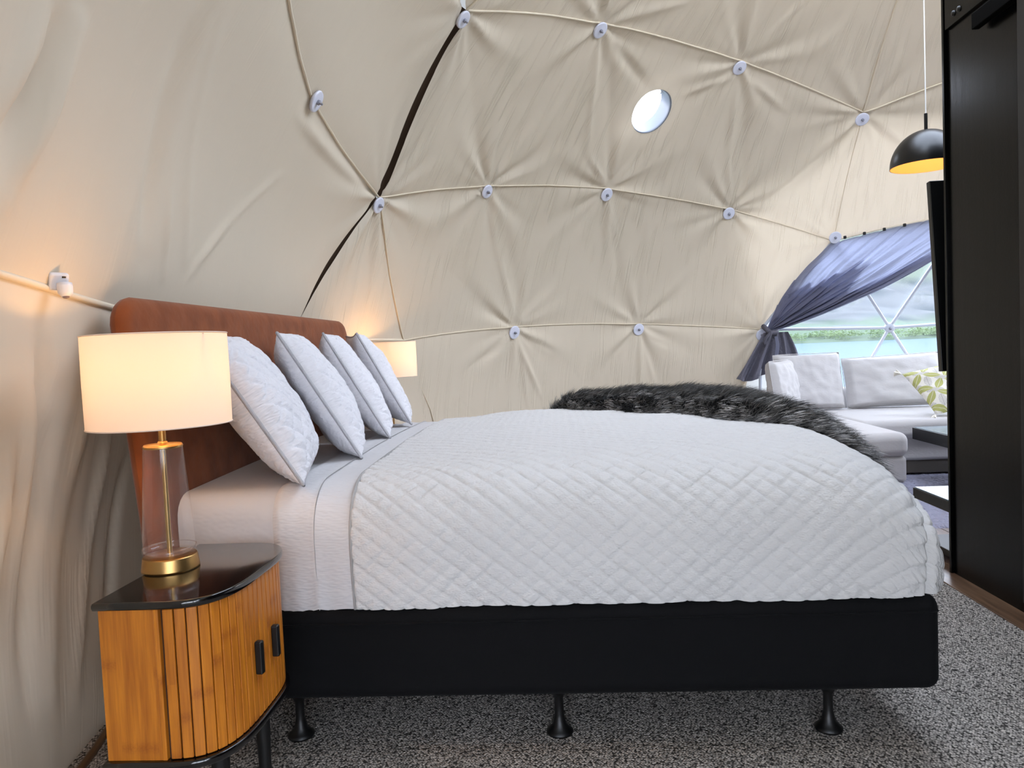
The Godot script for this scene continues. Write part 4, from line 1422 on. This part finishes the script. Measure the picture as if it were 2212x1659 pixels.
func build_lounge() -> void:
	var s := thing("sofa", "pale grey corner sofa with a chaise in front of the lake window", "sofa")
	put("base", MB.new().rbox(Vector3(3.12, 0.22, -5.92), Vector3(1.96, 0.19, 1.0), 0.03, 3), M.sofa, s)
	put("plinth", MB.new().rbox(Vector3(3.12, 0.085, -5.90), Vector3(1.86, 0.11, 0.92), 0.01, 2), M.plinth, s)
	put("plinth", MB.new().rbox(Vector3(1.86, 0.085, -5.50), Vector3(0.48, 0.11, 1.55), 0.01, 2), M.plinth, s)
	put("seat_cushion", MB.new().rbox(Vector3(3.12, 0.365, -5.86), Vector3(1.98, 0.135, 1.06), 0.05, 4), M.sofa, s)
	put("chaise_base", MB.new().rbox(Vector3(1.86, 0.20, -5.52), Vector3(0.58, 0.17, 1.70), 0.03, 3), M.sofa, s)
	put("chaise_cushion", MB.new().rbox(Vector3(1.86, 0.355, -5.51), Vector3(0.60, 0.155, 1.72), 0.055, 4), M.sofa, s)
	put("armrest", MB.new().rbox(Vector3(1.62, 0.42, -5.72), Vector3(0.14, 0.36, 1.20), 0.06, 4), M.sofa, s)
	put("backrest", MB.new().rbox(Vector3(2.86, 0.42, -6.47), Vector3(2.4, 0.36, 0.10), 0.045, 4), M.sofa, s)
	for q in [Vector2(1.66, -4.76), Vector2(2.06, -4.76), Vector2(2.3, -5.5), Vector2(3.95, -5.5), Vector2(3.95, -6.3), Vector2(1.66, -6.25)]:
		put("foot", MB.new().lathe(PackedVector2Array([Vector2(0.0001, 0.0), Vector2(0.022, 0.0), Vector2(0.028, 0.125), Vector2(0.0001, 0.125)]), 14, Transform3D(Basis(), Vector3(q.x, 0.02, q.y))), M.black, s)
	cushion("sofa_cushion", "pale grey back cushion left of the bright gap on the sofa", Vector3(0.56, 0.47, 0.17), Vector3(2.09, 0.672, -6.25), Basis(Vector3.UP, 0.10) * Basis(Vector3.RIGHT, -0.20), 3.0)
	cushion("sofa_cushion", "pale grey boxed cushion turned corner-on at the left end of the sofa", Vector3(0.46, 0.43, 0.16), Vector3(1.80, 0.652, -5.98), Basis(Vector3.UP, 0.95) * Basis(Vector3.RIGHT, -0.14), 8.0)
	cushion("sofa_cushion", "long pale grey back cushion under the strut hub of the window", Vector3(0.78, 0.42, 0.19), Vector3(2.78, 0.655, -6.27), Basis(Vector3.UP, -0.04) * Basis(Vector3.BACK, 0.035) * Basis(Vector3.RIGHT, -0.22), 15.0)
	cushion("sofa_cushion", "pale grey back cushion mostly hidden behind the leaf-print cushion", Vector3(0.72, 0.43, 0.18), Vector3(3.56, 0.66, -6.27), Basis(Vector3.UP, -0.06) * Basis(Vector3.RIGHT, -0.22), 19.0)
	# leaf-print cushion with tassels
	var tp := thing("leaf_cushion", "cream throw cushion with a green and grey leaf print and white tassels", "cushion", Vector3(3.03, 0.655, -5.83))
	tp.basis = Basis(Vector3.UP, -0.30) * Basis(Vector3.RIGHT, -0.95) * Basis(Vector3.BACK, 0.33)
	tp.position = Vector3(2.66, 0.725, -5.85) - tp.basis * Vector3(-0.25, 0.25, 0.0)
	var mb := pillow_mesh(0.50, 0.50, 0.13, 31.0, false, 40)
	for i in mb.uv.size():
		mb.uv[i] = Vector2(mb.v[i].x, mb.v[i].y) * 1.9 + Vector2(0.5, 0.5)
	put("printed_case", mb, M.leaf, tp)
	for q in [Vector2(-1, -1), Vector2(1, -1), Vector2(1, 1), Vector2(-1, 1)]:
		var t := MB.new()
		for k in 22:
			var a := TAU * k / 22.0
			var dirs := Vector3(q.x + 0.55 * cos(a), q.y + 0.55 * sin(a), 0.5 * sin(a * 3.0)).normalized()
			var c := Vector3(q.x * 0.255, q.y * 0.255, 0)
			t.tube(PackedVector3Array([c, c + dirs * 0.03, c + dirs * 0.055 + Vector3(0, -0.012, 0)]), 0.005, 5)
		put("tassel", t, M.tassel, tp)
	# coffee table
	var ct := thing("coffee_table", "black coffee table with a pale glass top in front of the sofa", "table")
	put("frame", MB.new().rbox(Vector3(2.80, 0.350, -4.63), Vector3(0.72, 0.080, 1.20), 0.003, 1), M.black, ct)
	put("glass_top", MB.new().rbox(Vector3(2.80, 0.390, -4.63), Vector3(0.70, 0.008, 1.18), 0.002, 1), M.tabletop, ct)
	for q in [Vector2(2.92, -5.0), Vector2(3.10, -5.0), Vector2(2.92, -4.26), Vector2(3.10, -4.26)]:
		put("leg", MB.new().rbox(Vector3(q.x, 0.165, q.y), Vector3(0.05, 0.30, 0.05), 0.003, 1), M.black, ct)
	# low bench under the television
	var be := thing("media_bench", "low black bench with a pale top beneath the television", "bench")
	put("top", MB.new().rbox(Vector3(2.45, 0.272, -3.50), Vector3(1.48, 0.05, 0.34), 0.003, 1), M.black, be)
	put("pale_inlay", MB.new().rbox(Vector3(2.45, 0.298, -3.50), Vector3(1.47, 0.006, 0.33), 0.002, 1), M.tabletop, be)
	put("lower_shelf", MB.new().rbox(Vector3(2.45, 0.05, -3.50), Vector3(1.44, 0.03, 0.32), 0.003, 1), M.black, be)
	for x in [1.97, 3.14]:
		for z in [-3.37, -3.63]:
			put("leg", MB.new().rbox(Vector3(x, 0.124, z), Vector3(0.04, 0.248, 0.04), 0.003, 1), M.black, be)
	var rug := thing("rug", "shaggy blue-grey rug on the floor in front of the sofa", "rug")
	var n := 70
	var p := PackedVector3Array()
	for j in n:
		for i in n:
			var u := float(i) / (n - 1)
			var w := float(j) / (n - 1)
			var e := minf(minf(u, 1 - u), minf(w, 1 - w))
			p.append(Vector3(lerpf(1.95, 4.35, u), 0.004 + (0.016 + 0.006 * nz.get_noise_2d(u * 40.0, w * 40.0)) * smoothstep(0.0, 0.02, e), lerpf(-5.75, -4.0, w)))
	put("pile", MB.new().grid(p, n, n), M.rug, rug)

func build_curtain() -> void:
	var o := thing("curtain", "blue-grey drape swept aside and tied at the left edge of the lake window", "curtain")
	var knot := on_dome(97.6, 1.115, -0.06)
	var nu := 150
	var nv := 70
	var tops := dense([on_dome(90.0, 1.825, -0.03), on_dome(81, 1.925, -0.06), on_dome(72.5, 1.985, -0.06), on_dome(66.0, 2.03, -0.06)], 12)
	tops = resample(tops, nu)
	var p := PackedVector3Array()
	var t := PackedVector2Array()
	for j in nv:
		var w := float(j) / (nv - 1)
		for i in nu:
			var u := float(i) / (nu - 1)
			var d := (tops[i] - DC).normalized()
			var side := Vector3(d.z, 0, -d.x).normalized()
			var end := knot + Vector3(0, -0.030, 0) * (u - 0.3) + side * 0.010 * (u - 0.5) 
			var sag := lerpf(0.0, 0.24, pow(u, 1.4))
			var ctrl := tops[i].lerp(end, 0.5) + Vector3(0, -sag, 0)
			var q := tops[i].lerp(ctrl, w).lerp(ctrl.lerp(end, w), w)
			var deep := smoothstep(0.0, 0.35, w) * (1.0 - smoothstep(0.88, 1.0, w))
			var f := 0.5 * sin(u * 34.0 + 2.0 * w + 2.5 * nz.get_noise_2d(u * 4.0, w * 1.2)) + 0.5 * sin(u * 71.0 + 3.0 * nz.get_noise_2d(u * 7.0, w * 1.5 + 4.0))
			var pl := exp(-pow((fposmod(u * 9.0, 1.0) - 0.5) / 0.10, 2.0)) * (1.0 - smoothstep(0.05, 0.6, w))
			q += side * 0.075 * sin(PI * w) * pow(1.0 - u, 6.0)
			q -= d * ((0.010 + 0.022 * u * w) * f * deep + 0.012 * pl + 0.02 * nz.get_noise_2d(u * 5.0, w * 3.0) * deep)
			p.append(q)
			t.append(Vector2(u * 1.4, w * 1.2))
	put("swept_cloth", MB.new().grid(p, nu, nv, t), M.curtain, o)
	# the gathered layers lie behind one another towards the tie
	for layer in 2:
		var lp := PackedVector3Array()
		var from := 0.42 + 0.16 * layer
		for j in 30:
			for i in nu:
				var u := float(i) / (nu - 1)
				var w := lerpf(clampf(from + 0.10 * sin(u * 11.0 + layer) + 0.10 * nz.get_noise_2d(u * 7.0, 8.0 + layer) - 0.16 * smoothstep(0.75, 1.0, u), 0.05, 0.9), 0.995, j / 29.0)
				var fj := w * (nv - 1)
				var q := p[int(fj) * nu + i].lerp(p[mini(int(fj) + 1, nv - 1) * nu + i], fj - int(fj))
				lp.append(q + (q - DC).normalized() * (0.014 + 0.012 * layer))
		put("gathered_layer", MB.new().grid(lp, nu, 30), M.curtain, o)
	# the tail below the tie
	p = PackedVector3Array()
	t = PackedVector2Array()
	var nt := 90
	for j in 30:
		var w := j / 29.0
		for i in nt:
			var u := float(i) / (nt - 1)
			var a := lerpf(98.3 + 3.6 * w, 94.9 - 2.2 * w - 0.5 * sin(PI * w), u)
			var y := 1.095 - 0.40 * w - 0.03 * w * sin(u * 9.0)
			if u > 0.8:
				y += 0.10 * (u - 0.8) / 0.2 * smoothstep(0.5, 1.0, w)
			var dep := 0.075 + (0.008 + 0.028 * w) * sin(u * 26.0 + 1.2 * sin(w * 3.0)) + 0.012 * w * sin(u * 61.0)
			p.append(on_dome(a, y, -dep - 0.01))
			t.append(Vector2(u * 0.5, w * 0.4))
	put("tail", MB.new().grid(p, nt, 30, t), M.curtain_dense, o)
	# tie band, bow loop and ribbon end
	var dk := (knot - DC).normalized()
	var east := Vector3(dk.z, 0, -dk.x).normalized()
	var tie := MB.new()
	tie.tube(resample(PackedVector3Array([knot + east * 0.025 + Vector3(0, 0.030, 0) + dk * 0.03, knot + east * 0.02 + Vector3(0, 0.012, 0) - dk * 0.045, knot - dk * 0.055 + Vector3(0, -0.006, 0), knot - east * 0.06 - dk * 0.04 + Vector3(0, -0.012, 0), knot - east * 0.10 + dk * 0.03]), 24), 0.022, 8)
	put("tie_band", tie, M.curtain_dense, o)
	put("bow_loop", MB.new().tube(resample(PackedVector3Array([knot - dk * 0.07, knot + east * 0.05 - dk * 0.09 + Vector3(0, -0.04, 0), knot + east * 0.075 - dk * 0.08 + Vector3(0, -0.10, 0), knot + east * 0.03 - dk * 0.085 + Vector3(0, -0.07, 0), knot - dk * 0.075]), 22), 0.013, 8), M.curtain_dense, o)
	var rb := PackedVector3Array()
	for k in 16:
		var w := k / 15.0
		var c := knot - dk * (0.105 + 0.01 * sin(w * 9.0)) - east * (0.03 + 0.01 * sin(w * 5.0)) + Vector3(0, -0.03 - 0.32 * w, 0)
		var hw := lerpf(0.014, 0.018, sin(PI * w)) * (1.0 - smoothstep(0.85, 1.0, w))
		rb.append(c - east * hw)
		rb.append(c + east * hw)
	put("ribbon_end", MB.new().grid(rb, 2, 16), M.curtain, o)
	for k in 4:
		var q := on_dome(88.4 - k * 2.6, 1.862 + k * 0.022, -0.075)
		var dq := (q - DC).normalized()
		put("toggle", MB.new().rbox(q, Vector3(0.022, 0.026, 0.022), 0.006, 2), M.black, o)

# ---------------------------------------------------------------- outdoors
func build_outdoors() -> void:
	var land := struct_node("ground", "grassy slope and far shore around the lake", "ground")
	var p := PackedVector3Array()
	var n := 60
	var m := 60
	for j in m:
		for i in n:
			var x := lerpf(-60, 110, float(i) / (n - 1))
			var z := lerpf(14.0, -92.0, float(j) / (m - 1))
			var far := maxf(0.0, -z - 8.0)
			var y := -0.22 - 5.2 * smoothstep(0.0, 75.0, far) + 0.35 * nz.get_noise_2d(x * 0.05, z * 0.05) * smoothstep(2.0, 30.0, far)
			p.append(Vector3(x, y, z))
	put("near_bank", MB.new().grid(p, n, m), M.grass, land)
	var w := put("lake", MB.new().grid(PackedVector3Array([Vector3(-1500, -4.3, -1200), Vector3(2500, -4.3, -1200), Vector3(-1500, -4.3, -60), Vector3(2500, -4.3, -60)]), 2, 2, PackedVector2Array(), true), M.water)
	as_structure(w, "pale turquoise lake seen through the big window", "lake")
	# far hills: green shore strip, stony slope, paler pasture above
	p = PackedVector3Array()
	n = 150
	m = 50
	var cols := PackedColorArray()
	for j in m:
		for i in n:
			var v := float(j) / (m - 1)
			var x := lerpf(-900, 1500, float(i) / (n - 1))
			var z := -455.0 - 460.0 * v - 25.0 * nz.get_noise_2d(x * 0.01, 2.0)
			var y := -5.0 + 6.0 * smoothstep(0.0, 0.04, v) + 150.0 * smoothstep(0.05, 0.9, v) + 9.0 * nz.get_noise_2d(x * 0.012, z * 0.02) * smoothstep(0.04, 0.2, v)
			p.append(Vector3(x, y, z))
			var k := y + 6.0 * nz.get_noise_2d(x * 0.03, z * 0.03)
			var green := Color(0.06, 0.085, 0.055)
			var stone := Color(0.085, 0.088, 0.092).lerp(Color(0.035, 0.042, 0.046), smoothstep(-0.1, 0.5, nz.get_noise_2d(x * 0.05, z * 0.06)))
			var past := Color(0.085, 0.10, 0.075)
			cols.append(green.lerp(stone, smoothstep(6.0, 11.0, k)).lerp(past, smoothstep(36.0, 46.0, k)))
	var hm := MB.new().grid(p, n, m)
	var a := []
	a.resize(Mesh.ARRAY_MAX)
	a[Mesh.ARRAY_VERTEX] = hm.v
	a[Mesh.ARRAY_NORMAL] = hm.n
	a[Mesh.ARRAY_COLOR] = cols
	a[Mesh.ARRAY_INDEX] = hm.ix
	var me := ArrayMesh.new()
	me.add_surface_from_arrays(Mesh.PRIMITIVE_TRIANGLES, a)
	var hills := MeshInstance3D.new()
	hills.name = "hills"
	hills.mesh = me
	hills.material_override = M.hill
	add_child(hills, true)
	as_structure(hills, "stony green hillside across the lake", "hill")
	# shrubs on the near bank and along the far shore
	var proto := bush_mesh(260, 5)
	var spots := [["low round green shrub on the bank left of the window struts", Vector3(26.5, -3.0, -58.0), 2.6, 1.5], ["taller green shrub on the bank behind the lower left strut", Vector3(32.5, -3.2, -58.0), 3.0, 2.4], ["small green shrub on the bank nearest the curtain", Vector3(21.0, -3.1, -62.0), 1.6, 1.0], ["small green shrub on the bank right of the struts", Vector3(38.5, -3.3, -62.0), 2.0, 1.2]]
	for q in spots:
		var b := thing("shrub", q[0], "shrub", q[1], "shrubs on the lake bank")
		var f := put_mesh("foliage", proto, M.bush, b)
		f.scale = Vector3(q[2], q[3], q[2])
		put("stem", MB.new().tube(PackedVector3Array([Vector3(0, -1.2, 0), Vector3(0.05, 0, 0), Vector3(0, 0.8, 0)]), 0.06, 6), M.soil, b)
	var shore := MultiMesh.new()
	shore.transform_format = MultiMesh.TRANSFORM_3D
	shore.mesh = bush_mesh(70, 8)
	shore.instance_count = 260
	var rng := RandomNumberGenerator.new()
	rng.seed = 77
	for k in 260:
		var x := rng.randf_range(60.0, 420.0)
		var s := rng.randf_range(2.0, 4.5)
		shore.set_instance_transform(k, Transform3D(Basis().scaled(Vector3(s * 1.6, s, s)), Vector3(x, -3.2 + rng.randf() * 3.0, -456.0 - rng.randf() * 22.0 - 25.0 * nz.get_noise_2d(x * 0.01, 2.0))))
	var mi := MultiMeshInstance3D.new()
	mi.name = "shore_bushes"
	mi.multimesh = shore
	mi.material_override = M.bush
	mi.set_meta("kind", "stuff")
	add_child(mi, true)
	tag(mi, "green strip of bushes along the far shore of the lake", "bushes")

func bush_mesh(count: int, sd: int) -> ArrayMesh:
	var rng := RandomNumberGenerator.new()
	rng.seed = sd
	var mb := MB.new()
	for k in count:
		var d := Vector3(rng.randfn(), absf(rng.randfn()) * 0.9, rng.randfn()).normalized() * pow(rng.randf(), 0.4)
		var c := Vector3(d.x, d.y * 0.9 + 0.1, d.z)
		var b := Basis.from_euler(Vector3(rng.randf() * TAU, rng.randf() * TAU, rng.randf() * TAU)) * rng.randf_range(0.10, 0.2)
		mb.grid(PackedVector3Array([c - b.x, c - b.z * 0.5, c + b.z * 0.5, c + b.x]), 2, 2)
	return mb.mesh()

# ---------------------------------------------------------------- camera, sky, light, order
const LAMP := 0.044
const PENDANT := 0.025

func _ready() -> void:
	var cam := Camera3D.new()
	cam.name = "camera"
	cam.position = Vector3(0, 1.06, 0)
	cam.rotation_order = EULER_ORDER_YXZ
	cam.rotation_degrees = Vector3(-2.8, 3.4, -2.53)
	cam.fov = rad_to_deg(2.0 * atan(829.5 / 1597.0))
	cam.near = 0.02
	cam.far = 4000.0
	add_child(cam)
	cam.current = true
	var we := WorldEnvironment.new()
	we.name = "environment"
	var e := Environment.new()
	e.background_mode = Environment.BG_SKY
	var sk := ProceduralSkyMaterial.new()
	sk.sky_top_color = Color(0.83, 0.875, 0.95)
	sk.sky_horizon_color = Color(0.95, 0.96, 1.0)
	sk.sky_curve = 0.2
	sk.ground_bottom_color = Color(0.35, 0.36, 0.33)
	sk.ground_horizon_color = Color(0.7, 0.72, 0.72)
	sk.sky_energy_multiplier = 2.6
	sk.ground_energy_multiplier = 1.0
	var sky := Sky.new()
	sky.sky_material = sk
	e.sky = sky
	e.tonemap_mode = Environment.TONE_MAPPER_LINEAR
	e.tonemap_exposure = 1.26
	e.sdfgi_enabled = true
	e.ssao_enabled = true
	e.ssil_enabled = true
	we.environment = e
	add_child(we)
	var sun := DirectionalLight3D.new()
	sun.name = "sun"
	sun.look_at_from_position(Vector3(-5.0, 8.0, 4.0), Vector3.ZERO)
	sun.light_color = Color(1.0, 0.95, 0.87)
	sun.light_energy = 0.0
	sun.light_angular_distance = 1.0
	sun.shadow_enabled = true
	add_child(sun)
	make_materials()
	build_dome()
	build_floor()
	build_partition()
	build_entrance()
	build_outdoors()
	build_bed()
	build_bedside()
	build_lounge()
	build_curtain()
	build_throw()
	build_fittings()
